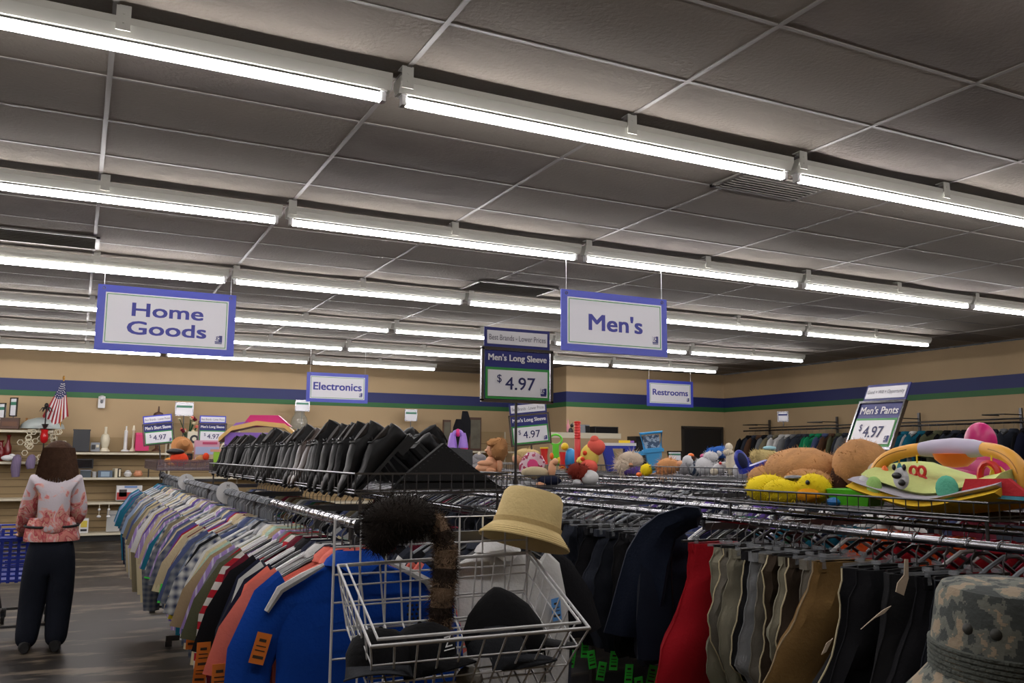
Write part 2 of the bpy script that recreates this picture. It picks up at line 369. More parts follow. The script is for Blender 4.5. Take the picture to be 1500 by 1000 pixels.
def price_sign(lb, x, y, zc, w_, title, poleto, rot=(0, 0, 0), top=None, h=None, detail=True, nolines=False):
    h = h or w_*.72; t = thing('price_sign', lb, 'sign', (x, y, zc), rot)
    MB().box((0, .002, 0), (w_*.94, .006, h*.94)).build('sign_card', SBD, t, smooth=False)
    MB().box((0, -.003, -h*.16), (w_*.92, .003, h*.6)).build('green_panel', SG, t, smooth=False)
    MB().box((0, -.006, -h*.16), (w_*.86, .003, h*.5)).build('white_panel', SW, t, smooth=False)
    fr = MB(); e = .035*w_
    for s in (-1, 1): fr.box((s*w_/2, 0, 0), (e, .016, h)).box((0, 0, s*h/2), (w_+e, .016, e))
    fr.build('chrome_frame', CHROME, t, smooth=False)
    if title: text(t, title, w_*.84, h*.16, SW, (0, -.004, h*.315), bold=.035)
    text(t, '$', w_*.065, h*.17, TXD, (-w_*.27, -.009, -h*.08)); text(t, '4.97', w_*.43, h*.24, TXD, (w_*.03, -.009, -h*.16), bold=.012)
    logo(t, w_*.37, -h*.31, w_*.085, y=-.0085)
    if top:
        th = h*.38
        MB().box((0, .004, h/2+e*.5+th/2), (w_*.95, .005, th)).build('topper_card', SB if w_ < .3 else SBD, t, smooth=False)
        MB().box((0, 0, h/2+e*.5+th/2), (w_*.87, .003, th*.68)).build('topper_face', SW, t, smooth=False)
        text(t, top, w_*.82, th*.28, TXG, (0, -.0025, h/2+e*.5+th/2), name='topper_lettering')
    if poleto is not None:
        L = zc-poleto
        MB().tube([(0, .012, -h/2), (0, .012, -L)], .0065 if w_ > .3 else .006, 6).build('sign_pole', DULLCHROME, t)
        MB().lathe([(.045, 0), (.045, .006), (.012, .012), (.012, .03)], (0, .012, -L), 12).build('pole_base', DULLCHROME, t)
    return t
TOP = 'Best Brands - Lower Prices'
def card(lb, u, v, y, ww, hh, rot=0, pole=None, navy=False):   # small plain holders seen far off
    p = P(u, v, y=y); t = thing('sign_holder', lb, 'sign', p, (0, 0, rot))
    MB().box((0, 0, 0), (ww, .01, hh)).build('card', SW, t, smooth=False)
    f = MB()
    for s in (-1, 1): f.box((s*ww/2, 0, 0), (.02, .02, hh)).box((0, 0, s*hh/2), (ww+.02, .02, .02))
    f.build('chrome_frame', CHROME, t, smooth=False)
    MB().box((0, -.007, hh*.2), (ww*.9, .004, hh*.18)).build('navy_band' if navy else 'green_band', SBD if navy else mat('band_teal', (60, 120, 96), rough=.5), t, smooth=False)
    if pole: MB().tube([(0, .01, -hh/2), (0, .01, -pole)], .01, 6).build('sign_pole', DULLCHROME, t)
    return t
price_sign("big chrome framed price sign, Men's Long Sleeve, standing in the shoe basket", 1.69, 3.35, 1.845, .335, "Men's Long Sleeve", 1.37, top=TOP, h=.225)
price_sign("smaller price sign, Men's Long Sleeve, partly behind the big chrome price sign", 3.06, 5.85, 1.70, .30, "Men's Long Sleeve", 1.33, rot=(0, math.radians(-6), math.radians(-20)), top=TOP, h=.225)
price_sign("tilted chrome framed price sign lettered Men's Pants over plush bear", 3.21, 2.79, 1.65, .315, "Men's Pants", 1.31, rot=(math.radians(-22), math.radians(1.5), math.radians(-103)), top='Good + Will + Opportunity', h=.225)
price_sign("white price sign reading Men's Short Sleeve beside the straw hat", .70, 9.0, 1.685, .27, "Men's Short Sleeve", 1.38, rot=(0, math.radians(-7), math.radians(-3)), top=TOP, h=.20)
price_sign("white price sign reading Men's Long Sleeve above the pastel boxed toy", 1.19, 9.0, 1.70, .26, "Men's Long Sleeve", 1.38, top=TOP, h=.19)

# ---------------------------------------------------------------- wire goods
def wire_basket(lb, x0, x1, y0, y1, z0, z1, r=.0035, step=.05, group='wire baskets on the racks', m=None, plexi=False):
    t = thing('wire_basket', lb, 'basket', (0, 0, 0), group=None); m = m or DULLCHROME
    def ring(z): return [(x0, y0, z), (x1, y0, z), (x1, y1, z), (x0, y1, z)]
    MB().tube(ring(z1), r*1.3, 6, closed=True).build('top_rim', m, t)
    MB().tube(ring(z0), r*1.2, 6, closed=True).tube(ring(z0+.012), r*.8, 5, closed=True).build('bottom_rim', m, t)
    b = MB(); n = max(1, int((x1-x0)/step))
    for i in range(n+1):
        x = x0+(x1-x0)*i/n
        for y in (y0, y1): b.tube([(x, y, z0), (x, y, z1)], r*.75, 4)
    n2 = max(1, int((y1-y0)/step))
    for i in range(1, n2):
        y = y0+(y1-y0)*i/n2
        for x in (x0, x1): b.tube([(x, y, z0), (x, y, z1)], r*.75, 4)
    b.build('upright_wires', m, t)['kind'] = 'stuff'
    b = MB()
    for i in range(1, n): b.tube([(x0+(x1-x0)*i/n, y0, z0), (x0+(x1-x0)*i/n, y1, z0)], r*.7, 4)
    for i in range(1, n2, 2): b.tube([(x0, y0+(y1-y0)*i/n2, z0), (x1, y0+(y1-y0)*i/n2, z0)], r*.7, 4)
    b.build('floor_wires', m, t)['kind'] = 'stuff'
    for (x, y) in ((x0+.03, y0+.03), (x1-.03, y0+.03), (x0+.03, y1-.03), (x1-.03, y1-.03)):
        MB().tube([(x, y, z0), (x, y, z0-.09)], .006, 6).build('bracket_leg', m, t)
    if plexi:
        MB().box((x0-.006, (y0+y1)/2, (z0+z1)/2+.01), (.004, y1-y0, z1-z0+.02)).box(((x0+x1)/2, y0-.006, (z0+z1)/2+.01), (x1-x0, .004, z1-z0+.02)).build('plastic_guard', plastic('smoke', (120, 100, 105), rough=.15, alpha=.45), t, smooth=False)
    return t
A1X, A1Z, A2X, B1X, B1Z = .78, 1.29, 1.38, 2.4, 1.25
def rack(lb, rails, y0, y1, zlow=.12, rr=.014, ends=True):
    """floor-standing garment rack: chrome rails along Y held by posts"""
    t = thing('garment_rack', lb, 'clothes rack', (rails[0][0], y0, 0)); ox = rails[0][0]
    zt = max(r[1] for r in rails)
    for ri_, (x, z) in enumerate(rails):
        ys_ = .22 if (x == A2X and ri_) else 0
        MB().tube([(x-ox, ys_, z), (x-ox, y1-y0, z)], rr, 10).build('rail', CHROME, t)
        if ends:
            for yy in ((-.012, y1-y0+.012) if not ys_ else (y1-y0+.012,)): MB().ball((x-ox, yy, z), (.032, .012, .036), 12, 6).build('end_cap', BLACKP, t)
    n = max(2, int((y1-y0)/1.6)+1); xs = [r[0]-ox for r in rails]; xm = (min(xs)+max(xs))/2
    for i in range(n):
        yy = .12+(y1-y0-.24)*i/(n-1)
        if len(rails) > 1:
            MB().box((xm, yy, zlow/2+(zt-.04)/2), (.03, .03, zt-.04-zlow)).build('post', DULLCHROME, t, smooth=False)
            MB().box((xm, yy, zt-.05), (max(xs)-min(xs), .02, .03)).build('cross_arm', DULLCHROME, t, smooth=False)
            for x, z in rails: MB().tube([(x-ox, yy, zt-.05), (x-ox, yy, z)], .009, 6).build('rail_bracket', DULLCHROME, t)
            MB().box((xm, yy, .06), (max(xs)-min(xs)+.1, .04, .04)).box((min(xs)-.03, yy, .02), (.05, .05, .04)).box((max(xs)+.03, yy, .02), (.05, .05, .04)).build('foot', DULLCHROME, t, smooth=False)
        else:
            MB().tube([(xm, yy, 0), (xm, yy, rails[0][1])], .012, 8).build('post', DULLCHROME, t)
            MB().box((xm, yy, .02), (.5, .04, .04)).build('foot', DULLCHROME, t, smooth=False)
    return t
rack('long chrome rack with facing rails of shirts under the shoe basket', [(A1X, A1Z), (A2X, 1.29)], 2.56, 9.3, rr=.016)
rack('chrome rack of trousers and red shirts under the yellow play gym', [(B1X, B1Z), (2.8, 1.262), (3.42, 1.25)], 1.15, 8.3)
wire_basket('long wire basket heaped with black shoes', .97, 1.62, 3.3, 7.4, 1.353, 1.428)
wire_basket('wire basket with clear guards holding straw hat and boxed toy', .62, 1.5, 7.9, 9.3, 1.36, 1.43, plexi=True)
wire_basket('wire basket holding the yellow baby play gym and plush duck', 2.62, 3.25, 1.85, 3.15, 1.305, 1.362)
wire_basket('wire basket of dolls and toys beneath the smaller price sign', 2.6, 3.2, 5.05, 8.2, 1.30, 1.375)
RC = [([(4.1, 1.27), (4.95, 1.27)], 3.4, 10.5, 'chrome rack under the row of plush toys'), ([(5.75, 1.27), (6.5, 1.27)], 4.3, 11.5, 'chrome rack beyond the plush toy baskets'),
      ([(7.4, 1.27), (8.2, 1.27)], 5.5, 12.0, 'chrome rack toward the dark doorway'), ([(9.2, 1.27), (10.0, 1.27)], 7, 12.5, 'chrome rack closest to the dark doorway')]
for rl, a, b, lb in RC: rack(lb, rl, a, b)
wire_basket('wire basket of plush toys and blue toy seat in mid store', 4.2, 4.85, 4.15, 7.0, 1.345, 1.425)
wire_basket('wire basket of toys behind the blue toy table', 3.95, 4.6, 7.05, 10.6, 1.345, 1.42)

# white grid panel with the sloping wire basket at the near end of the shirt rack
gp = thing('grid_panel', 'white wire grid panel at the end of the shirt rack', 'display panel', (0, 0, 0))
gx0, gx1, gy, gzt = .668, 1.278, 2.46, 1.318
MB().tube([(gx0, gy, .05), (gx0, gy, gzt), (gx1, gy, gzt), (gx1, gy, .05)], .0042, 8).build('outer_frame', WHITEMETAL, gp)
for i in range(1, 8):
    MB().tube([(gx0+i*.0763, gy, .05), (gx0+i*.0763, gy, gzt)], .003, 6).build('upright_wire', WHITEMETAL, gp)
for i in range(1, 17):
    MB().tube([(gx0, gy+.005, gzt-i*.0762), (gx1, gy+.005, gzt-i*.0762)], .003, 6).build('cross_wire', WHITEMETAL, gp)
MB().box((gx0, gy, .02), (.03, .4, .04)).box((gx1, gy, .02), (.03, .4, .04)).build('foot', WHITEMETAL, gp, smooth=False)
bk = thing('sloping_wire_basket', 'white sloping wire basket of hats hooked on the grid panel', 'basket', (0, 0, 0))
BKL, BKR, FL, FR = Vector((.672, 2.43, 1.195)), Vector((1.275, 2.43, 1.205)), Vector((.655, 2.06, 1.05)), Vector((1.235, 2.02, 1.055))
MB().tube([BKL, BKR, FR, FL], .0052, 8, closed=True).build('top_rim', WHITEMETAL, bk)
def ins(a, k=.025):
    c = (BKL+BKR+FL+FR)/4; return a+(c-a).normalized()*k+Vector((0, 0, .008))
MB().tube([ins(BKL), ins(BKR), ins(FR), ins(FL)], .0045, 8, closed=True).build('inner_rim', WHITEMETAL, bk)
bBL, bBR, bFL, bFR = Vector((.70, 2.42, 1.03)), Vector((1.235, 2.42, 1.03)), Vector((.69, 2.14, .90)), Vector((1.19, 2.12, .90))
MB().tube([bBL, bBR, bFR, bFL], .004, 8, closed=True).build('bottom_rim', WHITEMETAL, bk)
for i in range(11):
    k = i/10
    MB().tube([FL.lerp(FR, k), bFL.lerp(bFR, k), bBL.lerp(bBR, k), BKL.lerp(BKR, k)], .0028, 6).build('hoop_wire', WHITEMETAL, bk)
for i in range(1, 7):
    k = i/7
    MB().tube([BKL.lerp(FL, k), bBL.lerp(bFL, k), bBR.lerp(bFR, k), BKR.lerp(FR, k)], .0028, 6).build('side_wire', WHITEMETAL, bk)
for k in (.33, .66):
    MB().tube([FL.lerp(bFL, k), BKL.lerp(bBL, k), BKR.lerp(bBR, k), FR.lerp(bFR, k)], .0025, 6, closed=True).build('level_wire', WHITEMETAL, bk)
# ---------------------------------------------------------------- garments
def shirt_mb(kind, seed):
    """local origin at the rail; hangs in the XZ plane, thickness along Y"""
    r = random.Random(seed); b = MB(); n = 20
    ph = [r.uniform(0, 6.28) for _ in range(4)]; L = r.uniform(.68, .80)
    lev = [(-.085, .055, .03), (-.105, .075, .034), (-.125, .12, .03), (-.155, .19, .026), (-.185, .232, .022), (-.26, .235, .026), (-.38, .225, .03), (-.5, .222, .034), (-.62, .226, .036), (-L, .232, .04)]
    secs = []
    for z, w_, t in lev:
        q = min(1, max(0, (-z-.2)/.4)); s = []
        for j in range(n):
            a = 2*PI*j/n; x = w_*math.cos(a); y = t*math.sin(a)*.8
            y += q*(.016*math.sin(x*26+ph[0])+.01*math.sin(x*47+ph[1]+z*6))
            s.append((x*(1-.03*q*math.sin(z*9+ph[2])), y, z-.015*math.sin(x*9+ph[3])*(1 if z == -L else 0)))
        secs.append(s)
    b.loft(secs, 0, caps=False); b.f.append(tuple(range((len(lev)-1)*n, len(lev)*n))); b.m.append(0)
    for sd in (-1, 1):
        sw = r.uniform(-.02, .03)
        if kind == 'short': path = [(.19, -.185, .075), (.245, -.23, .085), (.29+sw, -.32, .088), (.315+sw, -.43, .095)]
        else: path = [(.19, -.185, .075), (.24, -.235, .08), (.275+sw, -.36, .07), (.285+sw, -.5, .062), (.275+sw, -.66, .055), (.27+sw, -.78, .048)]
        secs = []
        for i, (x, z, h) in enumerate(path):
            t = .022 if i else .014; s = []
            a0 = math.radians([60, 50, 25, 12, 4, 0][i])
            for j in range(10):
                a = 2*PI*j/10; u = h*math.cos(a); y = t*math.sin(a)+.006*math.sin(9*u*10+i)
                s.append((sd*(x+u*math.cos(a0)), y-.004*i*sd, z+u*math.sin(a0)))
            secs.append(s if sd > 0 else s[::-1])
        b.loft(secs)
    return b
def collar_mb():
    b = MB(); secs = []
    for z, w_, t in ((-.118, .088, .05), (-.088, .066, .04), (-.07, .058, .036), (-.092, .086, .052), (-.112, .098, .058)):
        secs.append([(w_*math.cos(2*PI*j/14), t*math.sin(2*PI*j/14)-(.012 if z == -.112 and 8 < j < 13 else 0), z-(.03 if z in (-.112,) and 9 < j < 12 else 0)) for j in range(14)])
    b.loft(secs, caps=False); return b
def hanger_mb(wide=.2, clip=False, low=False):
    b = MB()
    hk = [(.0, 0, -.075), (0, 0, -.03)]+[(.019*math.cos(a)*1.0, 0, .0+.021*math.sin(a)) for a in [math.radians(q) for q in (-60, -10, 40, 90, 140, 185)]]
    hk = [(0, 0, -.075), (0, 0, -.035), (.013, 0, -.018), (.021, 0, .002), (.013, 0, .018), (0, 0, .024), (-.014, 0, .018), (-.021, 0, .002)]
    b.tube(hk, .0022, 5, m=0)
    if clip: b.box((0, 0, -.085), (wide*2, .008, .009), m=1)
    elif low: b.tube([(-.15, 0, -.165), (-.08, 0, -.135), (-.02, 0, -.085), (.02, 0, -.085), (.08, 0, -.135), (.15, 0, -.165)], .006, 6, m=1)
    else:
        b.tube([(-wide, 0, -.165), (-wide*.55, 0, -.115), (-.03, 0, -.078), (.03, 0, -.078), (wide*.55, 0, -.115), (wide, 0, -.165)], .0075, 6, m=1)
    return b
SM = {k: [shirt_mb(k, 10+i).mesh('shirt', None or DARK) for i in range(5)] for k in ('short', 'long')}
CM = collar_mb().mesh('collar', DARK)
HMW = [hanger_mb().mesh('hanger', [DULLCHROME, p]) for p in (WHITEP, BLACKP, CLEARP, GREYP)]
HLOW = [hanger_mb(low=True).mesh('hanger', [DULLCHROME, p]) for p in (WHITEP, BLACKP, CLEARP, GREYP)]
HCL = [hanger_mb(.15, True).mesh('clip_hanger', [DULLCHROME, p]) for p in (CLEARP, BLACKP)]
CLIPM = MB().box((0, 0, -.1), (.016, .016, .036), taper=.7).box((0, 0, -.072), (.01, .03, .012)).mesh('clip', CLEARP, False)
TAGM = {}
def tagmesh(col):
    if col not in TAGM:
        rgb = {'orange': (222, 120, 40), 'green': (70, 225, 80), 'yellow': (225, 205, 40), 'blue': (90, 150, 215), 'white': (215, 215, 215)}[col]
        b = MB().box((0, 0, 0), (.042, .0015, .085)).box((0, -.0012, .022), (.02, .0006, .008), m=1).box((0, -.0012, .006), (.028, .0006, .003), m=1).box((0, -.0012, -.006), (.028, .0006, .003), m=1).box((0, -.0012, -.024), (.03, .0006, .008), m=1)
        TAGM[col] = b.mesh('price_tag', [mat('tag_'+col, rgb, rough=.6), mat('tag_ink', (60, 45, 30), rough=.7)], False)
    return TAGM[col]
def own(o, m):
    for s in o.material_slots: s.link = 'OBJECT'; s.material = m
    return o
PAL = {'royal blue': (12, 66, 160), 'coral': (222, 116, 100), 'red and white striped': (170, 30, 44), 'white': (196, 196, 194), 'navy': (24, 28, 48), 'charcoal': (48, 52, 62), 'black': (18, 18, 22), 'red': (150, 24, 36),
       'grey': (110, 112, 114), 'olive': (82, 84, 62), 'lilac': (150, 126, 180), 'seafoam green': (158, 184, 168), 'cream': (196, 184, 150), 'navy plaid': (46, 56, 86), 'purple': (92, 70, 140), 'beige': (176, 162, 132),
       'teal': (24, 96, 118), 'grey plaid': (120, 122, 124), 'slate blue': (74, 84, 120), 'maroon': (96, 22, 40), 'dark green': (28, 70, 48), 'tan': (150, 130, 100), 'pale blue': (130, 150, 180), 'brown': (84, 60, 44), 'pink': (200, 96, 130), 'emerald': (26, 130, 86), 'orange': (210, 90, 40), 'khaki': (120, 112, 90)}
def cm(col):
    k = dict()
    if 'plaid' in col: k = dict(pattern='check', rgb2=(190, 190, 186) if 'navy' in col else (60, 70, 90), pscale=9)
    elif 'striped' in col: k = dict(pattern='hstripe', rgb2=(200, 196, 190), pscale=6)
    elif col == 'lilac': k = dict(pattern='thin', rgb2=(190, 180, 205), pscale=12)
    return cloth(col.replace(' ', '_'), PAL[col], **k)
GARM = []
def garment(name, x, y, z, col, kind, place, hanger=0, cat='shirt', tagc=None, tagp=None, group=None, yaw=0, idx=0, sc=1, detail=True, label=None, low=False):
    o = link(name, random.choice(SM[kind]) if idx is None else SM[kind][idx % 5], None, (x, y, z), (random.uniform(-.05, .05), 0, yaw))
    o.scale = (sc, 1, sc); own(o, cm(col))
    tag(o, label or '%s %s-sleeved shirt, %s' % (col, kind, place), cat, group)
    if detail:
        own(link('collar', CM, o), cm(col))
        link('hanger', (HLOW if low else HMW)[hanger], o)
        if tagc: link('price_tag', tagmesh(tagc), o, tagp or (-.30, -.032, -.5), (0, random.uniform(-.2, .3), 0))
    return o
near = ['royal blue', 'coral', 'coral', 'navy', 'white', 'charcoal', 'navy', 'black', 'black', 'maroon', 'red and white striped', 'olive', 'red', 'grey', 'lilac', 'tan', 'seafoam green', 'seafoam green', 'cream', 'white', 'navy plaid', 'grey', 'black', 'navy plaid',
        'pale blue', 'grey plaid', 'slate blue', 'navy plaid', 'beige', 'maroon', 'beige', 'cream', 'red', 'purple', 'slate blue', 'grey plaid', 'cream', 'grey', 'slate blue', 'lilac', 'grey plaid']
farc = ['slate blue', 'grey', 'cream', 'navy plaid', 'purple', 'white', 'beige', 'grey plaid', 'pale blue', 'navy', 'teal', 'lilac', 'khaki']
y = 2.64; i = 0
while y < 9.2:
    col = near[i] if i < len(near) else random.choice(farc)
    if y > 8.95: col = 'teal'
    kd = 'long' if i in (0, 2, 4, 5, 6, 8, 9, 10, 12) else ('short' if i < 60 or i % 3 else 'long')
    tc = {0: 'orange', 1: 'orange', 2: 'orange', 5: 'orange', 7: 'orange', 10: 'orange', 13: 'orange', 22: 'yellow', 25: 'yellow', 30: 'green', 42: 'green', 45: 'green'}.get(i)
    tp = (-.375, -.03, -.42) if kd == 'short' else (-.35, -.035, -.44-.07*(i % 3))
    if i == 0: tp = (-.275, -.03, -.33)
    garment('shirt', A1X+random.uniform(-.01, .01), y, A1Z-.006, col, kd, '%s from the grid panel end of the front rail' % ordinal(i), hanger=1 if i in (1, 2, 3, 5, 6, 9, 11, 12, 14) else (0 if random.random() < .7 else 3), tagc=tc, tagp=tp, yaw=random.uniform(-.08, .08), idx=i, group='shirts on the front rail', low=(i < 2 or (16 < i and i % 3 > 0)))
    y += random.uniform(.05, .066) if i else .06; i += 1
# shoulder inlays of the royal blue shirt
bs = [o for o in COL.objects if o.name.startswith('shirt') and o.get('category') == 'shirt'][0]
for s in (-1, 1): MB().tube([(s*.10, -.028, -.108), (s*.16, -.028, -.137), (s*.225, -.026, -.172), (s*.262, -.03, -.23)], [.006, .012, .013, .008], 6).build('white_shoulder_piping', cloth('white', PAL['white']), bs)
dl = MB()
for q in range(14): dl.ball((.16+.014*(q % 3)+.004*(q//3 % 2), -.036, -.24-.013*(q//3)), (.0045, .002, .0045), 6, 4)
dl.build('chest_print', DARK, bs)
# white shirt facing the camera, first on the inner rail
garment('shirt', A2X-.04, 2.80, 1.275, 'white', 'long', 'x', hanger=1, tagc='blue', tagp=(.24, -.045, -.34), idx=1, yaw=.12, sc=.92, low=True, group='shirts on the inner rail', label='white collared shirt facing the aisle behind the sloping hat basket')
y = 2.86; i = 0
a2 = ['black', 'charcoal', 'navy', 'maroon', 'grey', 'black', 'slate blue', 'brown', 'dark green', 'khaki', 'white']
while y < 7.6:
    garment('shirt', A2X, y, 1.28, a2[i % 2] if i < 4 else random.choice(a2), 'long' if i % 2 else 'short', '%s behind the white collared shirt on the inner rail' % ordinal(i), hanger=random.choice((0, 1, 1, 3)), yaw=random.uniform(-.1, .1), idx=i, group='shirts on the inner rail')
    y += random.uniform(.09, .13); i += 1

# red shirts on the third rail behind the trousers
y = 1.75; i = 0
while y < 6.0:
    col = random.choice(['red', 'red', 'maroon', 'orange', 'red', 'pink']) if y < 3.0 else (random.choice(['emerald', 'dark green', 'slate blue', 'navy', 'purple', 'teal']) if y < 3.9 else random.choice(['charcoal', 'grey', 'black', 'navy', 'white']))
    garment('shirt', 3.42, y, 1.24, col, 'short', '%s along the rail beyond the trousers and play gym' % ordinal(i), hanger=random.choice((0, 1, 1, 3)), yaw=random.uniform(-.1, .1), idx=i, group='shirts beyond the trousers')
    y += random.uniform(.075, .1); i += 1
y = 3.5; i = 0
while y < 8:
    garment('shirt', 4.1, y, 1.26, random.choice(['charcoal', 'grey', 'black', 'navy', 'slate blue', 'white', 'purple']), 'short', '%s from the aisle end of the rail under the plush toys' % ordinal(i), hanger=random.choice((0, 1, 3, 3)), yaw=random.uniform(-.1, .1), idx=i, group='shirts under the plush toys')
    y += random.uniform(.1, .13); i += 1
# rails farther off: too many to pick apart
for (x, ya, yb, lb) in ((2.8, 1.8, 8.2, 'hangers and dark clothes packed along the thick middle rail of the trouser rack'), (4.95, 3.6, 10.4, 'dark clothes packed on the second rail under the plush toys'), (5.75, 4.4, 11.4, 'clothes packed on the first rail beyond the plush toys'), (6.5, 4.4, 11.4, 'clothes packed on the second rail beyond the plush toys'),
                        (7.4, 5.6, 11.9, 'clothes packed on the first rail toward the dark doorway'), (8.2, 5.6, 11.9, 'clothes packed on the second rail toward the dark doorway'), (9.2, 7.1, 12.4, 'clothes packed on the rail short of the side wall clothes'), (10.0, 7.1, 12.4, 'clothes packed on the last rail before the side wall clothes')):
    b = MB(); y = ya; hb = hanger_mb()
    mats_ = [DULLCHROME, WHITEP, BLACKP, GREYP]+[cm(c) for c in ('charcoal', 'grey', 'black', 'navy', 'slate blue', 'white', 'purple', 'maroon')]
    while y < yb:
        M = Matrix.Translation((x, y, 1.26)) @ Matrix.Rotation(random.uniform(-.1, .1), 4, 'Z'); hc = random.choice((1, 2, 2, 2, 3)); cc = random.choice((4, 4, 5, 6, 6, 6, 7, 7, 8, 9, 10, 11))
        o = len(b.m); b.add(hb.v, hb.f, 0, M)
        for q in range(len(hb.m)): b.m[o+q] = 0 if hb.m[q] == 0 else hc
        secs = []
        for z, w_, t in ((-.10, .05, .02), (-.135, .13, .02), (-.185, .22, .02), (-.42, .26, .03), (-.75, .24, .03)): secs.append([(w_*math.cos(2*PI*j/8), t*math.sin(2*PI*j/8), z) for j in range(8)])
        if x > 2.9 or y > 3.2: b.loft(secs, cc, M)
        y += random.uniform(.05, .12)
    o = b.build('packed_clothes', mats_); tag(o, lb, 'clothes', None, 'stuff')

# extra bare hooks and ring dividers on the front rail
for k, (yy, lb) in enumerate(((5.15, 'white round size divider nearer the shoes on the front shirt rail'), (7.2, 'white round size divider farther along the front shirt rail'))):
    d = thing('size_divider', lb, 'divider', (A1X, yy, A1Z-.006))
    b = MB(); n = 20; vs_ = []
    for t in (-.002, .002):
        for r in (.017, .062):
            vs_ += [(r*math.cos(2*PI*j/n), t, r*math.sin(2*PI*j/n)) for j in range(n)]
    fs = []
    for j in range(n):
        q = (j+1) % n; fs += [(j, q, n+q, n+j), (2*n+j, 3*n+j, 3*n+q, 2*n+q), (n+j, n+q, 3*n+q, 3*n+j), (j, 2*n+j, 2*n+q, q)]
    b.add(vs_, fs); b.build('disc', WHITEP, d); text(d, 'L' if k else 'M', .014, .018, BLACKP, (0, -.004, .038))
b = hanger_mb(); HK = MB().tube([(0, 0, -.075), (0, 0, -.035), (.013, 0, -.018), (.021, 0, .002), (.013, 0, .018), (0, 0, .024), (-.014, 0, .018), (-.021, 0, .002)], .0034, 6).mesh('hook', GREYP)
y = 3.9; i = 0
while y < 9.2:
    o = link('plastic_hook', HK, None, (A1X, y, A1Z-.008), (0, 0, random.uniform(-.3, .3))); o.scale = (1.15, 1.15, 1)
    tag(o, 'grey plastic hanger hook looped over the front chrome shirt rail', 'hook', 'plastic hooks on the front shirt rail'); y += .035

# ---------------------------------------------------------------- trousers
def pants_mb(seed, L=.56, w_=.115, bulge=.06, loop=True, thick=.022, lean=.03):
    r = random.Random(seed); b = MB(); n = 18; secs = []; K = 20; ph = [r.uniform(0, 6.28) for _ in range(4)]
    for i in range(K):
        q = i/(K-1); z = -.095-L*q
        bx = -bulge*math.sin(q*PI*.8)**3-lean*q**1.6+.012*math.sin(q*8+ph[0])+.005*math.sin(q*31+ph[1]); ww = w_*(1+.14*math.sin(q*5+ph[1])-(.12 if q < .1 else 0)); t = thick*(1+.25*math.sin(q*11+ph[2]))
        if loop and q > .85: t *= 1.15; ww *= 1-(q-.85)*2.2
        s = []
        for j in range(n):
            a = 2*PI*j/n; ca, sa = math.cos(a), math.sin(a); x = bx+ww*math.copysign(abs(ca)**.6, ca); y = t*math.copysign(abs(sa)**.7, sa)+.010*math.sin((x-bx)*55+ph[3]+q*3)+.004*math.sin(q*34+x*30)
            if abs(ca) > .9: y *= .3
            s.append((x, y, z+.012*math.sin(x*16+ph[1])*(q > .9)))
        secs.append(s)
    b.loft(secs); return b
def seam_mb(b, n=18):
    """the stitched edge that shows down the near side of a folded pair"""
    K = len(b.v)//n; return MB().tube([Vector(b.v[i*n+n//2])+Vector((-.002, 0, 0)) for i in range(K)], .0028, 5)
WB = lambda w_: MB().box((0, -.0, -.112), (w_*1.85, .036, .034)).mesh('waistband', DARK, False)
WBM = WB(.115)
PM = []
for i in range(6):
    b = pants_mb(30+i, L=random.Random(i).uniform(.46, .54), bulge=random.Random(i+9).uniform(.02, .07)); PM.append((b.mesh('trousers', DARK), seam_mb(b).mesh('side_seam', DARK)))
for k, v in {'faded black': (26, 26, 28), 'stone': (138, 134, 116), 'stone grey': (112, 108, 98), 'silver grey': (128, 130, 132), 'dark brown': (58, 48, 38), 'brown corduroy': (112, 86, 48), 'scarlet': (158, 18, 30), 'denim': (34, 42, 58), 'dark denim': (24, 27, 34)}.items(): PAL[k] = v
seq = (['black', 'charcoal', 'dark denim', 'faded black']*6)[:19]
def trousers(col, y, place, i, L=None, w_=None, bulge=None, tagc='green', seamc=None, tagz=-.68, clips=True, x=B1X, name='trousers', tagx=-.02, thick=.022, label=None, lean=.03):
    if L:
        b = pants_mb(i+77, L=L, w_=w_ or .115, bulge=bulge or .05, thick=thick, lean=lean); me, sm = b.mesh('trousers', DARK), seam_mb(b).mesh('side_seam', DARK)
    else: me, sm = PM[i % 6]
    o = link(name, me, None, (x, y, B1Z-.006), (0, 0, random.uniform(-.15, .15))); own(o, cm(col))
    tag(o, label or '%s folded trousers, %s' % (col, place), 'trousers', 'trousers on the chrome rail')
    own(link('side_seam', sm, o), cm(seamc or col))
    own(link('waistband', WBM, o), cm(col))
    link('hanger', HCL[i % 3 > 0], o)
    if clips:
        for s in (-1, 1): link('clip', CLIPM, o, (s*.085, -.012, 0))
    if tagc: link('price_tag', tagmesh(tagc), o, (tagx, -.045, tagz), (0, random.uniform(-.15, .25), 0))
    return o
y = 5.6; i = 0
ys = []
while y > 3.25: ys.append(y); y -= random.uniform(.085, .11)
for i, y in enumerate(ys):
    trousers(seq[i % 19], y, '%s from the far end of the trouser rail' % ordinal(i), i, tagc='green' if y < 4.9 else None, L=.55, bulge=.04, tagz=-.68-.035*(i % 3), tagx=-.10)
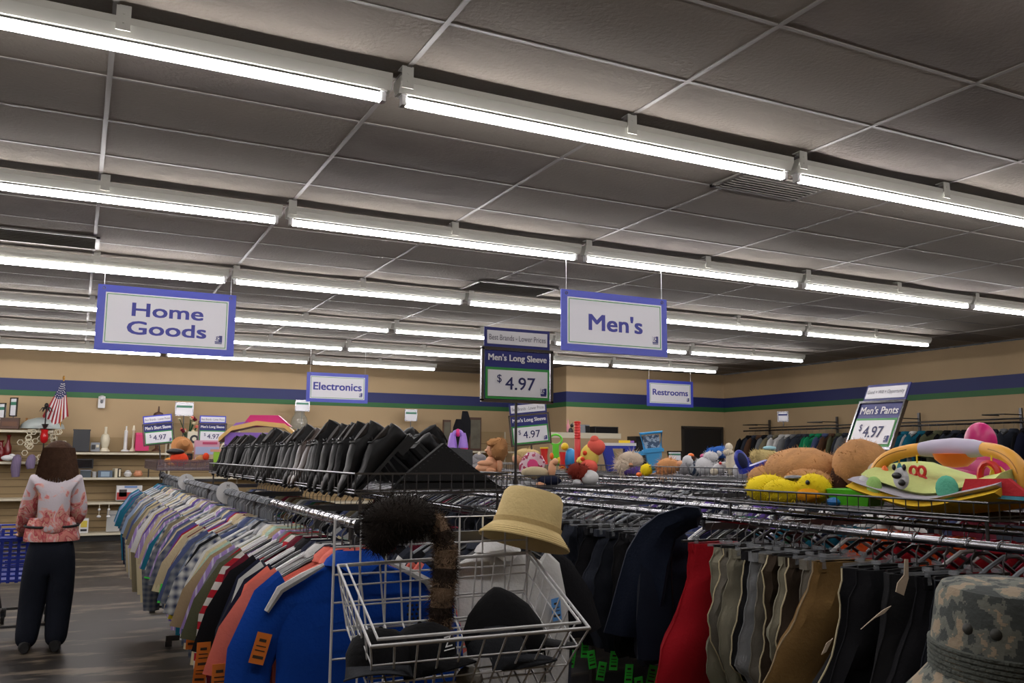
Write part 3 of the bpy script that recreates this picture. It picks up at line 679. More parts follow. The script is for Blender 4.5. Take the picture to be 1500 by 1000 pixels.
# scarlet pair with a folded bulge
trousers('scarlet', 2.95, '', 5, L=.86, w_=.14, bulge=.11, thick=.04, lean=.06, tagz=-.78, tagx=.02, label='scarlet red trousers hanging beside the draped navy jacket')
cols = [('stone', 2.79), ('stone grey', 2.74), ('stone', 2.69), ('faded black', 2.64), ('silver grey', 2.58), ('stone grey', 2.53), ('dark brown', 2.48), ('stone', 2.44), ('dark brown', 2.39), ('stone grey', 2.33)]
for i, (c, y) in enumerate(cols):
    trousers(c, y, '%s after the scarlet trousers toward the camouflage hat' % ordinal(i), i, tagc='green' if i in (1, 4, 5, 8) else None, seamc='cream' if i in (1, 3, 6, 8) else None, tagz=-.67, tagx=-.13)
trousers('brown corduroy', 2.26, '', 3, L=.60, w_=.15, bulge=.06, thick=.034, lean=.24, seamc='tan', tagc='green', tagz=-.74, tagx=-.30, label='brown corduroy trousers with a pale seam between grey and black pairs')
for i, (y, L, c) in enumerate(((2.12, .72, 'black'), (2.04, .80, 'black'), (1.95, .85, 'faded black'), (1.85, .85, 'black'), (1.76, .8, 'dark denim'), (1.66, .8, 'dark denim'), (1.57, .8, 'charcoal'), (1.47, .8, 'charcoal'))):
    trousers(c, y, '%s after the brown corduroy pair toward the camouflage hat' % ordinal(i), i, L=L, w_=.15, bulge=.10, thick=.034, tagc='blue' if i == 1 else None, tagz=-.52, tagx=-.16, seamc='cream' if i == 0 else None, lean=.28)
# pale linings turned out of the black trousers
for (u, v, xx, pts, lb) in ((1322, 872, 2.22, [(-.018, .01), (.004, .0), (.02, .05), (.022, .105), (.012, .105), (.008, .06), (-.012, .035)], 'pale inside-out lining showing between the black trousers'), (1296, 900, 2.20, [(-.07, -.045), (-.03, -.012), (.0, .004), (.02, .026), (-.005, .012), (-.045, -.022)], 'thin pale pocket edge below the lining among black trousers'), (1215, 945, 2.18, [(-.025, -.03), (-.01, -.02), (.012, .022), (-.008, .006)], 'small pale cuff tip showing beside the brown corduroy trousers')):
    p = P(u, v, x=xx); t = MB().prism(pts, .006).build('pocket_lining', cloth('lining', (176, 160, 140)), None, p, (0, 0, -.6)); tag(t, lb, 'lining')
# navy jacket slung over the rail beside the scarlet trousers
def jacket():
    t = thing('jacket', 'dark navy jacket slung over the rail beside the scarlet trousers', 'jacket', (0, 0, 0)); b = MB(); secs = []
    path = [((1028, 752), (1026, 760), 2.37), ((1024, 742), (1022, 772), 2.36), ((1004, 740), (1010, 776), 2.345), ((965, 752), (990, 790), 2.31), ((938, 772), (980, 830), 2.29), ((918, 805), (974, 870), 2.28), ((905, 850), (968, 905), 2.28), ((893, 895), (958, 928), 2.28), ((884, 925), (945, 934), 2.28)]
    for (a, c, x) in path:
        A = P(a[0], a[1], x=x-.10); C_ = P(c[0], c[1], x=x-.02); s = []
        dn = Vector((.75, .66, 0)); mid = (A+C_)/2; h = (C_-A)/2
        for j in range(16):
            an = 2*PI*j/16; s.append(tuple(mid+h*math.cos(an)+dn*(.035*math.sin(an)+.006*math.sin(5*an))))
        secs.append(s)
    b.loft(secs); b.build('sleeve', cloth('jacket_navy', (25, 33, 50)), t)
    b2 = MB(); secs = []
    for (z, w_, th) in ((1.23, .03, .02), (1.19, .08, .035), (1.1, .13, .045), (.95, .15, .05), (.8, .16, .05), (.66, .16, .05)):
        secs.append([(2.32+w_*math.cos(2*PI*j/16), 3.15+th*math.sin(2*PI*j/16)+.01*math.sin(j*3+z*20), z) for j in range(16)])
    b2.loft(secs); b2.build('body_panel', cloth('jacket_dark', (20, 26, 40)), t)
    MB().tube([(2.31, 3.10, 1.20), (2.30, 3.095, 1.0), (2.31, 3.09, .7)], .004, 5).build('zipper', BLACKP, t)
jacket()

# ---------------------------------------------------------------- clothes along the side wall
rk = thing('wall_rack', 'chrome clothes rack running along the striped side wall', 'clothes rack', (12.2, 4.5, 0))
MB().tube([(0, 0, 2.04), (0, 9.4, 2.04)], .015, 8).build('rail', CHROME, rk)
MB().tube([(.15, 0, 2.10), (.15, 9.4, 2.10)], .012, 8).build('rail', DULLCHROME, rk)
for q in range(6):
    yy = .2+q*1.75; MB().box((.28, yy, 1.13), (.03, .04, 2.26)).build('post', DULLCHROME, rk, smooth=False)
    MB().tube([(.28, yy, 2.16), (-.1, yy, 2.16), (-.1, yy+.35, 2.16), (.28, yy+.35, 2.16)], .01, 6).build('wire_arm', DULLCHROME, rk)
    MB().tube([(.28, yy, 2.04), (0, yy, 2.04)], .01, 6).build('bracket', DULLCHROME, rk)
wc = ['black', 'charcoal', 'brown', 'black', 'grey', 'khaki', 'white', 'white', 'grey', 'charcoal', 'charcoal', 'emerald', 'emerald', 'slate blue', 'brown', 'olive', 'charcoal', 'grey', 'black', 'black', 'maroon', 'maroon', 'brown', 'navy', 'teal', 'white', 'teal', 'black', 'olive', 'black', 'charcoal', 'black', 'navy', 'black', 'charcoal', 'grey', 'charcoal', 'black', 'navy', 'black', 'grey', 'black', 'charcoal', 'black', 'black', 'navy', 'black', 'charcoal', 'black', 'grey', 'black', 'black']
y = 13.7
for i, c in enumerate(wc):
    garment('garment', 12.17, y, 2.03, c, 'short' if i % 3 else 'long', '', hanger=1, cat='garment', idx=i, yaw=random.uniform(-.2, .2), sc=1.15, group='clothes along the side wall', label='%s garment, %s from the doorway end of the side wall rack' % (c, ordinal(i)))
    y -= .155

# ---------------------------------------------------------------- shoes
SHOE = [mat('shoe_leather', (9, 9, 10), rough=.5, spec=.22, bump=.15, bscale=40, var=.1), mat('shoe_leather_matte', (11, 11, 12), rough=.75, spec=.2, bump=.3, bscale=60), mat('shoe_leather_brown', (46, 30, 20), rough=.4, bump=.15, bscale=40)]
SOLE = mat('shoe_sole', (14, 14, 14), rough=.75); LINING = mat('shoe_lining', (34, 28, 24), rough=.8)
def shoe_parts(k):
    """heel at origin, toe toward -x, up +z; narrow in y"""
    def sec(x, w_, zb, zt, n=12):
        return [(x, w_*math.cos(a), (zb+zt)/2+(zt-zb)/2*math.copysign(abs(math.sin(a))**.75, math.sin(a))) for a in [2*PI*j/n for j in range(n)]]
    up = MB(); top = [(0.0, .018, .02, .075), (-.008, .031, .018, .096), (-.03, .037, .018, .092), (-.06, .037, .018, .088), (-.09, .038, .018, .098), (-.12, .041, .018, .103), (-.16, .044, .018, .088), (-.2, .046, .018, .066), (-.24, .044, .018, .054), (-.27, .035, .018, .047), (-.292, .018, .02, .036)]
    if k == 1: top = [(x, w_, a, z+(.03 if x > -.1 else 0)) for x, w_, a, z in top]
    up.loft([sec(*t) for t in top])
    so = MB(); out = [(.006, .02), (-.0, .034), (-.05, .038), (-.1, .036), (-.15, .044), (-.2, .05), (-.25, .046), (-.285, .03), (-.303, .01)]
    pts = [(x, w_) for x, w_ in out]+[(x, -w_) for x, w_ in out[::-1]]; n = len(pts)
    def z0(x): return 0
    so.add([(x, y, .014) for x, y in pts]+[(x, y, .026) for x, y in pts], [tuple(range(n)), tuple(range(2*n-1, n-1, -1))]+[(i, (i+1) % n, (i+1) % n+n, i+n) for i in range(n)])
    so.box((-.035, 0, .002), (.075, .068, .026))
    op = MB(); op.loft([[(-.02-.0*q+.045*(math.cos(a)-1), .024*math.sin(a)*(1-.4*q), (.098 if k == 0 else .126)-.04*q-.0*a) for a in [2*PI*j/12 for j in range(12)]] for q in (0, 1)])
    la = MB()
    for i in range(4):
        x = -.115-.016*i; z = .106-.012*i-.002*i*i
        la.tube([(x, -.02, z-.006), (x-.006, 0, z+.001), (x-.012, .02, z-.008)], .0028, 5)
    la.tube([(-.11, 0, .11), (-.10, -.02, .112), (-.115, -.032, .10), (-.118, -.005, .108), (-.12, .03, .1), (-.105, .018, .113), (-.11, 0, .11)], .002, 5)
    return up.mesh('shoe', SHOE[0]), so.mesh('sole', SOLE, False), op.mesh('opening', LINING, False), la.mesh('laces', BLACKP)
SHP = [shoe_parts(0), shoe_parts(1)]
y = 3.38; i = 0
while y < 7.3:
    k = 1 if i in (7, 8, 13, 14, 22, 23) else 0; up, so, op, la = SHP[k]; mt = SHOE[2] if i in (11, 12) else SHOE[i % 4 == 3]
    ang = math.radians(random.uniform(42, 56)); hz = 1.362+.30*math.sin(ang)+.01
    o = link('shoe', up, None, (1.0+.30*math.cos(ang)+random.uniform(-.01, .03), y, hz-.03), (random.uniform(-.06, .06), -ang, random.uniform(-.08, .08))); o.scale = (1.08, 1, 1.15)
    own(o, mt); kind = ('brown-tinged' if i in (11, 12) else ('matte black' if i % 4 == 3 else 'polished black'))+(' ankle' if k else ' lace-up')
    tag(o, '%s shoe heel up in the basket, %s from the big price sign' % (kind, ordinal(i)), 'shoe', 'shoes stacked in the wire basket')
    link('sole', so, o); link('opening', op, o)
    if not k: link('laces', la, o)
    y += random.uniform(.082, .098); i += 1
# second row of heels showing behind the first
y = 3.62; i = 0
while y < 6.9:
    up, so, op, la = SHP[i % 2]; ang = math.radians(-random.uniform(42, 55))
    o = link('shoe', up, None, (1.50, y, 1.362+.30*math.sin(-ang)-.03), (random.uniform(-.06, .06), ang, PI+random.uniform(-.1, .1))); own(o, SHOE[i % 3 == 1]); o.rotation_euler = (0, ang, PI)
    o.rotation_euler = Euler((0, ang, 0)); o.rotation_euler = (Matrix.Rotation(PI, 3, 'Z') @ Matrix.Rotation(-abs(ang), 3, 'Y')).to_euler(); o.location.x = 1.52-.30*math.cos(abs(ang))+.02
    tag(o, '%s black shoe leaning behind the front shoes, %s from the big price sign' % ('ankle' if i % 2 else 'low', ordinal(i)), 'shoe', 'shoes leaning behind the front row')
    link('sole', so, o); link('opening', op, o); y += random.uniform(.12, .16); i += 1
bag = thing('document_case', 'flat black stitched case propped on its corner beside the shoes', 'case', (1.37, 3.34, 1.362))
MB().prism([(-.02, .188), (-.17, .07), (-.24, 0), (.25, 0), (.235, .012), (.1, .10)], .03).build('shell', mat('case_black', (13, 13, 14), rough=.85, bump=.2, bscale=120), bag, smooth=False)
b = MB()
for a, c in (((-.02, .188), (-.24, 0)), ((-.02, .188), (.24, .008))):
    for q in range(14):
        x = a[0]+(c[0]-a[0])*(q+.5)/14; z = a[1]+(c[1]-a[1])*(q+.5)/14; b.box((x, -.002, z-.012), (.007, .002, .003))
b.build('stitching', mat('stitch', (50, 50, 52)), bag, smooth=False)['kind'] = 'stuff'
gb = tag(MB().prism([(-.03, 0), (.12, 0), (.12, .16), (.02, .17)], .02).build('board', cloth('greyboard', (90, 92, 94)), None, (1.43, 3.50, 1.365)), 'grey board standing just behind the black stitched case', 'board')

# ---------------------------------------------------------------- wall shelving and its goods
PEG = mat('pegboard', (150, 128, 92), rough=.7, var=.05, vscale=3); SHELF = mat('shelf_enamel', (190, 182, 160), rough=.5)
def shelf_unit(lb, x0, x1, ztop, zs, ybk=17.25, dep=.5, base=True):
    t = thing('shelf_unit', lb, 'shelving', ((x0+x1)/2, ybk-dep, 0)); w_ = x1-x0
    MB().box((0, dep-.02, ztop/2+.03), (w_, .03, ztop-.06)).build('back_panel', PEG, t, smooth=False)
    h = MB()
    for z in [q*.12+.2 for q in range(int((ztop-.3)/.12))]: h.box((0, dep-.037, z), (w_, .003, .012))
    h.build('panel_grooves', mat('peg_line', (112, 94, 66), rough=.8), t, smooth=False)['kind'] = 'stuff'  # darker tan lines across the panel
    for z in zs: MB().box((0, dep/2, z-.018), (w_, dep, .036)).build('shelf', SHELF, t, smooth=False)
    n = max(2, int(w_/1.2)+1)
    for i in range(n): MB().box((-w_/2+.02+(w_-.04)*i/(n-1), dep-.05, ztop/2), (.03, .02, ztop)).build('upright', SHELF, t, smooth=False)
    if base: MB().box((0, dep/2+.03, .05), (w_, dep-.06, .1)).build('kick_plate', DARK, t, smooth=False)
    return t
shelf_unit('tall pegboard shelving at the back wall under the flag', -3.6, -.36, 1.9, [1.87, 1.345, .74, .14])
shelf_unit('pegboard shelving at the back wall behind the woman', -.33, 1.5, 1.78, [1.51, 1.08, .66, .14])
shelf_unit('long pegboard shelving at the back wall beneath the Electronics sign', 1.53, 5.2, 2.06, [1.55, 1.08, .6, .14])
shelf_unit('pegboard shelving at the back wall behind the toy castle', 5.23, 8.4, 2.02, [1.60, 1.08, .6, .14])
YS = 16.9
def at(u, v, y):
    p = P(u, v, y=y); d = -(RT @ (p-CAMP)).z; return p, d/F
def S(u, v, x):   # real point on the basket's own depth plane, and metres per pixel there
    p = P(u, v, x=x); return p, -(RT @ (p-CAMP)).z/F
def lath(name, lb, cat, u, vb, y, prof, m, n=14, group=None):
    """turned object standing at pixel column u, foot at row vb; profile in pixels (radius, height)"""
    p, k = at(u, vb, y); t = MB().lathe([(r*k, z*k) for r, z in prof], n=n).build(name, m, None, p); return tag(t, lb, cat, group)
def block(name, lb, cat, u0, u1, v0, v1, y, dep, m, parts=(), yaw=0):
    p, k = at((u0+u1)/2, v1, y); w_, h = (u1-u0)*k*1.0, (v1-v0)*k
    t = thing(name, lb, cat, p, (0, 0, yaw)); MB().box((0, 0, h/2), (w_, dep, h)).build('body', m, t, smooth=False)
    for (nm, fx, fz, fw, fh, mm) in parts: MB().box((fx*w_, -dep/2-.004, fz*h), (fw*w_, .008, fh*h)).build(nm, mm, t, smooth=False)
    return t
IVORY = mat('ceramic_ivory', (200, 192, 168), rough=.4); REDG = mat('red_glaze', (96, 16, 18), rough=.2); BRASS = mat('brass', (150, 110, 50), rough=.3, metal=1); WOOD = mat('dark_wood', (72, 42, 24), rough=.5, var=.2); IRON = mat('wrought_iron', (32, 28, 26), rough=.5, metal=.5)
block('wastebasket', 'tall black bin standing on the shelf behind the woman', 'bin', 107, 129, 629, 661, YS, .28, mat('bin_black', (30, 32, 36), rough=.5), [('rim', 0, .97, 1.06, .06, BLACKP)])
block('clock_radio', 'small grey radio beside the tall black bin', 'radio', 133, 145, 648, 661, YS, .1, GREYP, [('speaker', -.2, .5, .4, .5, BLACKP), ('dial', .25, .6, .3, .3, IVORY)])
lath('table_lamp', 'cream hourglass lamp base between radio and candlesticks', 'lamp', 153, 661, YS, [(7, 0), (7, 1), (4, 5), (6, 12), (6.5, 18), (5, 24), (2, 26), (1.8, 36)], IVORY)
o = lath('candle_stick', 'white candlestick with orange tag beside the pink box', 'candlestick', 183, 661, YS, [(6, 0), (5, 2), (2.6, 3), (2.4, 30), (1.2, 31), (1, 37)], WHITEP)
lath('candle_stick', 'slim white candlestick touching the pink box', 'candlestick', 194, 661, YS, [(6, 0), (4, 2), (1.6, 6), (1.4, 30), (2.2, 31), (1, 38)], IVORY)
block('storage_box', 'hot pink box at the end of the back shelf', 'box', 198, 216, 634, 660, YS, .3, mat('hot_pink', (190, 40, 96), rough=.6), [('lid_edge', 0, .93, 1.02, .07, mat('pink_lid', (205, 60, 110), rough=.6))])
lath('wooden_lamp', 'dark turned wooden lamp behind the short sleeve price sign', 'lamp', 229, 661, YS, [(7, 0), (6, 2), (2, 5), (2.6, 14), (1.6, 22), (2.2, 40), (1, 46), (9, 48), (8.4, 50), (6, 56), (1.5, 58), (.8, 66)], WOOD)
block('picture_frame', 'black flat frame leaning on the middle back shelf', 'frame', 112, 135, 672, 686, YS+.1, .03, BLACKP, [('glass', 0, .5, .85, .8, mat('dark_glass', (26, 26, 30), rough=.1))])
block('glass_dish', 'dark oval dish on the middle back shelf', 'dish', 118, 132, 688, 699, YS, .2, mat('smoke_glass', (70, 78, 84), rough=.2), [('rim', 0, .95, 1.1, .12, GREYP)])
lath('mug', 'small white cup between dish and blue-grey box', 'cup', 138, 699, YS, [(2.6, 0), (3.2, 1), (3.6, 8), (4, 8.5), (3.2, 8), (2.4, 2)], WHITEP)
block('toaster', 'blue-grey boxy appliance on the middle back shelf', 'appliance', 144, 163, 689, 699, YS, .22, mat('steel_blue', (78, 92, 108), rough=.35), [('front_panel', 0, .5, .6, .7, mat('pale_panel', (130, 150, 165), rough=.4))])
for i, u in enumerate((168, 173)): block('photo_frame', ('dark' if i else 'pale')+' narrow frame leaning beside the blue-grey appliance', 'frame', u-2, u+2, 686, 699, YS, .12, BLACKP if i else IVORY, [('picture', 0, .5, .6, .8, IVORY)], .3)
lath('sugar_bowl', 'round white pot with lid on the middle back shelf', 'pot', 187, 698, YS, [(3, 0), (5, 2), (5.5, 5), (3.5, 7), (4, 8), (1, 9.5)], WHITEP)
lath('sugar_bowl', 'round peach and black pot next to the white pot', 'pot', 202, 698, YS, [(3.5, 0), (6, 2), (6.2, 5), (4.6, 7), (4.6, 8.5), (3, 9)], mat('peach_glaze', (190, 130, 96), rough=.4))
block('boxed_appliance', 'white and red box with a pan pictured on the lower back shelf', 'box', 171, 205, 711, 732, YS, .3, WHITEP, [('red_print', 0, .3, .96, .5, mat('print_red', (160, 36, 30), rough=.5)), ('pan_print', -.25, .5, .3, .5, mat('print_dark', (60, 50, 50), rough=.5)), ('blue_label', .05, .92, .5, .12, mat('print_blue', (90, 120, 170), rough=.5))])
block('paper_bag', 'plain white bag on the bottom back shelf', 'bag', 156, 174, 748, 778, YS, .12, mat('bag_white', (160, 160, 156), rough=.6), [('fold', 0, .8, 1.0, .04, GREYP)])
block('boxed_kit', 'white box with a yellow square on the bottom back shelf', 'box', 116, 128, 759, 780, YS, .15, WHITEP, [('yellow_print', 0, .62, .7, .45, mat('print_yellow', (190, 170, 60), rough=.5)), ('small_print', 0, .2, .7, .14, BLACKP)])
for i, (u, lb) in enumerate(((146, 'white dangling ornament hanging from the lower back shelf edge'), (160, 'second white dangling ornament beside the plain white bag'))):
    p, k = at(u, 737, 16.755); t = thing('hanging_ornament', lb, 'ornament', p)
    MB().tube([(0, 0, 0), (0, 0, -18*k)], .006, 5).build('string', IVORY, t); MB().ball((0, 0, -9*k), 2*k, 8, 6).build('bead', WHITEP, t); MB().ball((0, 0, -19*k), (3*k, 2*k, 2*k), 8, 6).build('charm', WHITEP, t)
# tall unit
for (u, r, h, lb) in ((10, 5, 38, 'tall dark red bottle vase on the pegboard shelf'), (-1, 7, 30, 'wide dark red vase beside the tall bottle vase')):
    lath('vase', lb, 'vase', u, 675, YS, [(r*.7, 0), (r, 3), (r, h*.55), (r*.5, h*.72), (r*.4, h*.9), (r*.7, h)], REDG)
block('wooden_chest', 'small dark wooden chest on top of the pegboard unit', 'chest', 2, 26, 612, 628, YS, .25, WOOD, [('drawer_front', 0, .45, .8, .4, mat('wood_mid', (92, 56, 30), rough=.5)), ('top_edge', 0, .96, 1.12, .08, WOOD)])
lath('bottle', 'small amber bottle on top of the pegboard unit', 'bottle', 38, 628, YS, [(3, 0), (3, 8), (1.6, 11), (1.4, 15), (2, 16)], mat('amber', (140, 92, 36), rough=.3))
o = tag(MB().lathe([(0, 0), (.40, .02), (.38, .1), (.28, .2), (.12, .25), (0, .26)], n=20).build('glass_dome', mat('milk_glass', (150, 158, 155), rough=.3), None, at(62, 629, YS)[0]), 'pale glass dome shade on top of the pegboard unit', 'shade'); o.scale = (.85, .5, .8)
t = thing('candle_holder', 'iron candle holder with a red glass goblet and palm top', 'candle holder', at(62, 675, 16.65)[0]); k = at(62, 675, 16.65)[1]
MB().tube([(0, 0, 0), (0, 0, 84*k)], .012, 6).lathe([(6*k, 0), (5*k, 1*k), (1*k, 2*k)], n=12).build('iron_stem', IRON, t)
MB().lathe([(2*k, 26*k), (5*k, 29*k), (5.6*k, 36*k), (4.4*k, 42*k), (5.4*k, 46*k), (4.6*k, 46*k)], n=14).build('red_goblet', mat('red_glass', (170, 20, 24), rough=.15), t)
MB().lathe([(2*k, 48*k), (5*k, 54*k), (4*k, 54*k)], n=12).build('cup', DULLCHROME, t)
b = MB()
for a in range(6): b.tube([(0, 0, 76*k), (5*k*math.cos(a*PI/3), 3*k*math.sin(a*PI/3), 78*k), (9*k*math.cos(a*PI/3), 5*k*math.sin(a*PI/3), 72*k)], [.02, .03, .008], 5, flat=.4)
b.ball((0, 0, 81*k), (3*k, 3*k, 4*k), 8, 6).build('palm_leaves', IRON, t)
b = MB()
for q in range(34):
    a = random.uniform(0, 6.28); rr = random.uniform(.12, .36); c = (rr*math.cos(a), 0, rr*.75*math.sin(a)); b.tube([(c[0]+.045*math.cos(j*PI/3), random.uniform(-.01, .01), c[2]+.045*math.sin(j*PI/3)) for j in range(6)], .008, 4, closed=True)
tag(b.build('lace_hanging', IVORY, None, at(64, 650, 16.72)[0]), 'cream openwork lace hanging in front of the pegboard', 'lace')
for i, (u, v, h, lb) in enumerate(((25, 672, 26, 'purple knitted stuffed leg hanging off the pegboard shelf'), (46, 672, 14, 'purple knitted bundle on the pegboard shelf edge'))):
    p, k = at(u, v, 16.68); MBx = MB().tube([(0, .1, 2*k), (0, -.02, 0), (-1*k, -.03, -h*.5*k), (0, -.03, -h*k)], [5*k, 6*k, 6.5*k, 5*k], 10); tag(MBx.build('plush_toy', cloth('purpleknit', (86, 66, 100), pattern='check', rgb2=(130, 120, 140), pscale=14), None, p), lb, 'toy')
tag(MB().ball((0, 0, .05), (.11, .06, .05), 12, 8).ball((.05, 0, .09), (.05, .05, .03), 10, 6).build('slipper', WHITEP, None, at(12, 675, 16.75)[0]), 'white slipper resting below the red vases', 'slipper')
card('small tilted sign holder above the wooden chest', 20, 596, 16.9, .13, .30, -.7, pole=.19); card('sign holder cut by the frame edge above the wooden chest', 3, 603, 16.9, .12, .28, -.7, pole=.12)
card('small green banded sign holder above the potted flowers', 270, 599, 16.9, .30, .23, pole=.6); card('small grey sign holder just under the Electronics sign corner', 443, 594, 16.9, .26, .20, pole=.4); card('small green banded sign holder above the heels of the shoes', 602, 608, 16.9, .25, .22, pole=.4)
card('white and blue sign holder beside the blue toy seat', 988, 668, 12.4, .28, .16, pole=.4)
t = card('small white price card on the side wall rack', 1147, 610, 12.2, .18, .17, -1.0, pole=.18, navy=True)
# flag
t = thing('flag', 'small American flag drooping from its stick on the pegboard unit', 'flag', at(88, 628, 16.8)[0]); k = at(88, 628, 16.8)[1]
MB().tube([(0, 0, 0), (0, 0, 73*k)], .012, 6).ball((0, 0, 75*k), (.02, .02, .04), 8, 6).build('flag_stick', BRASS, t)
fl = MB(); U, V_ = 26, 22
def fp(a, b_):   # a across (0..1), b down
    lx, lz = -2-22*b_, 70-52*b_**.95; rx, rz = 2+8*b_, 70-52*b_**1.05
    x = lx+(rx-lx)*a; z = lz+(rz-lz)*a-16*b_*math.sin(PI*min(1, a*1.1))**1.0*.8
    return (x*k, -.03-.03*math.sin(a*14+b_*2)*b_, z*k)
for j in range(V_+1):
    for i in range(U+1): fl.v.append(fp(i/U, j/V_))
for j in range(V_):
    for i in range(U):
        a = (i+.5)/U; b_ = (j+.5)/V_; fl.f.append((j*(U+1)+i, j*(U+1)+i+1, (j+1)*(U+1)+i+1, (j+1)*(U+1)+i))
        fl.m.append(2 if b_ < .43 and a > .0 else (int(a*13) % 2))
fl.build('flag_cloth', [mat('flag_red', (140, 24, 36), rough=.8), mat('flag_white', (200, 196, 196), rough=.8), mat('flag_navy', (34, 38, 82), rough=.8)], t)
st = MB()
for j in range(7):
    for i in range(5):
        c = fp((i+.5+.3*(j % 2))/5.6, .07+j*.052); st.ball((c[0], c[1]-.012, c[2]), (.7*k, .006, .7*k), 5, 4)
st.build('stars', mat('flag_white', (200, 196, 196)), t)['kind'] = 'stuff'
p, k = at(149, 589, 17.24); t = thing('motion_sensor', 'white sensor box mounted on the wall right below the stripe', 'sensor', p)
MB().box((0, 0, 0), (9*k, .08, 17*k)).ball((0, -.02, 6*k), (4.5*k, .06, 4*k), 10, 6).build('casing', WHITEP, t); MB().ball((0, -.06, 1*k), (2*k, .03, 3*k), 8, 6).build('lens', GREYP, t)
# flowers, pot, clock near the far signs
p, k = at(275, 655, 16.9); t = thing('potted_flowers', 'vase of dark red and cream artificial flowers behind the price signs', 'flowers', p)
MB().lathe([(4*k, 0), (7*k, 6*k), (6*k, 14*k), (5*k, 18*k)], n=12).build('vase', mat('vase_green', (40, 60, 44), rough=.4), t)
for i in range(18):
    a = random.uniform(-1, 1); h = random.uniform(20, 44)*k; x = a*(h*.4); MB().ball((0, 0, 0), (2.6*k, 2.6*k, 2.2*k), 7, 5, noise=.15, seed=i).build('blossom', cloth(('maroon', 'cream', 'coral')[i % 3], PAL[('maroon', 'cream', 'coral')[i % 3]]), t, (x, random.uniform(-.1, .1), h))
    MB().tube([(0, 0, 16*k), (x*.6, 0, h*.7), (x, 0, h)], .006, 4).build('stem', cloth('dark_green', PAL['dark green']), t)
t = block('mantel_clock', 'cream framed clock standing between the two far price signs', 'clock', 274, 292, 632, 655, 16.85, .12, IVORY); p, k = at(283, 655, 16.85)
tag(t); MB().tube([(0, -.07, 12*k), (0, -.09, 12*k)], 6*k, 16).build('clock_face', BLACKP, t); MB().tube([(0, -.09, 12*k), (0, -.1, 12*k)], 3*k, 12).build('dial', IVORY, t)
# goods along the long shelving: glass jug, pictures, castle neighbours
lath('glass_jug', 'clear glass jug behind the heap of shoes', 'jug', 438, 628, YS, [(12, 0), (13, 6), (11, 16), (7, 22), (8, 26)], mat('clear_glass', (150, 150, 140), rough=.1, alpha=.5))
for (u0, u1, v0, v1, lb) in ((648, 660, 613, 650, 'tall dark framed picture beside the black riding boots'), (686, 705, 614, 655, 'brown framed picture of a bird beside the black riding boots')):
    pz = block('framed_picture', lb, 'picture', u0, u1, v0-8, v1, 16.95, .04, WOOD, [('canvas', 0, .5, .8, .85, mat('canvas', (96, 92, 78), rough=.7, var=.4, vscale=5))]); pz.location.z = 1.60
p, k = S(676, 676, 4.2); t = thing('costume_boots', 'black ragged costume boots towering behind the purple toy castle', 'boots', p)
for s, hh in ((-1, 62), (1, 74)): MB().loft([[(s*5*k+r*k*math.cos(a)*(1+.25*math.sin(a*3+z)), r*k*math.sin(a)*.7, z*k) for a in [2*PI*j/10 for j in range(10)]] for z, r in ((0, 6), (10, 5), (25, 6), (42, 8), (hh*.8, 8), (hh, 4))]).build('boot', cloth('black', PAL['black']), t)
P0 = lambda y: 500-F*((RT @ (Vector((P(845, 650, y=y).x, y, 0))-CAMP)).y/(RT @ (Vector((P(845, 650, y=y).x, y, 0))-CAMP)).z)*-1 if False else proj((P(845, 650, y=y).x, y, 0))[1]
block('counter', 'pale wooden counter below the black monitor', 'counter', 785, 905, 639, P0(13.2), 13.2, .6, mat('counter_wood', (150, 128, 96), rough=.6), [('counter_top', 0, 1.0, 1.02, .05, SHELF)])
t = block('television', 'black flat television lying on the pale counter', 'television', 862, 902, 625, 638, 13.1, .3, BLACKP, [('screen', 0, .5, .9, .8, mat('screen', (22, 24, 28), rough=.1))])
block('speaker_panel', 'grey slanted panel beside the television', 'panel', 851, 863, 622, 638, 13.1, .1, GREYP, [('grille', 0, .5, .8, .8, DARK)], .4)
p, k = at(836, 638, 13.0); t = thing('cat_ornament', 'black cat shaped ornament on the counter', 'ornament', p)
MB().ball((0, 0, 6*k), (4*k, 3*k, 6*k), 10, 8).ball((2*k, 0, 15*k), (2.6*k, 2.4*k, 3*k), 10, 8).tube([(-2*k, 0, 4*k), (-7*k, 0, 5*k), (-9*k, 0, 1*k)], k*.9, 6).tube([(2*k, 0, 14*k), (4*k, 0, 20*k)], [k, .3*k], 5).build('body', BLACKP, t)
lath('bottle', 'pink tall bottle above the black cat ornament', 'bottle', 832, 638.5, 13.35, [(2.2, 0), (2.4, 16), (1, 18), (1, 24)], plastic('rose', (186, 120, 130)))
block('cabinet', 'dark tall cabinet behind the sky blue toy chair', 'cabinet', 925, 947, 640, P0(13.9), 13.9, .3, BLACKP, [('door', 0, .8, .85, .3, DARK)])

# ---------------------------------------------------------------- toys in the baskets
def fur(parent, shapes, m, n, ln, name='fur', seed=1, wd=.0016, mi=None, mats_=None):
    """short tufts standing on ellipsoids [(centre, radii, share)]"""
    r = random.Random(seed); b = MB()
    for (c, rad, sh) in shapes:
        for _ in range(int(n*sh)):
            d = Vector((r.gauss(0, 1), r.gauss(0, 1), r.gauss(0, 1))).normalized(); p = Vector((c[0]+d.x*rad[0], c[1]+d.y*rad[1], c[2]+d.z*rad[2]))
            nn = Vector((d.x/rad[0], d.y/rad[1], d.z/rad[2])).normalized(); t = nn.cross(Vector((r.gauss(0, 1), r.gauss(0, 1), r.gauss(0, 1)))).normalized()*wd
            e = p+nn*ln*r.uniform(.5, 1)+Vector((r.gauss(0, 1), r.gauss(0, 1), r.gauss(-.6, 1)))*ln*.35
            b.add([p-t, p+t, e], [(0, 1, 2)])
    o = b.build(name, m, parent, smooth=False); o['kind'] = 'stuff'; return o
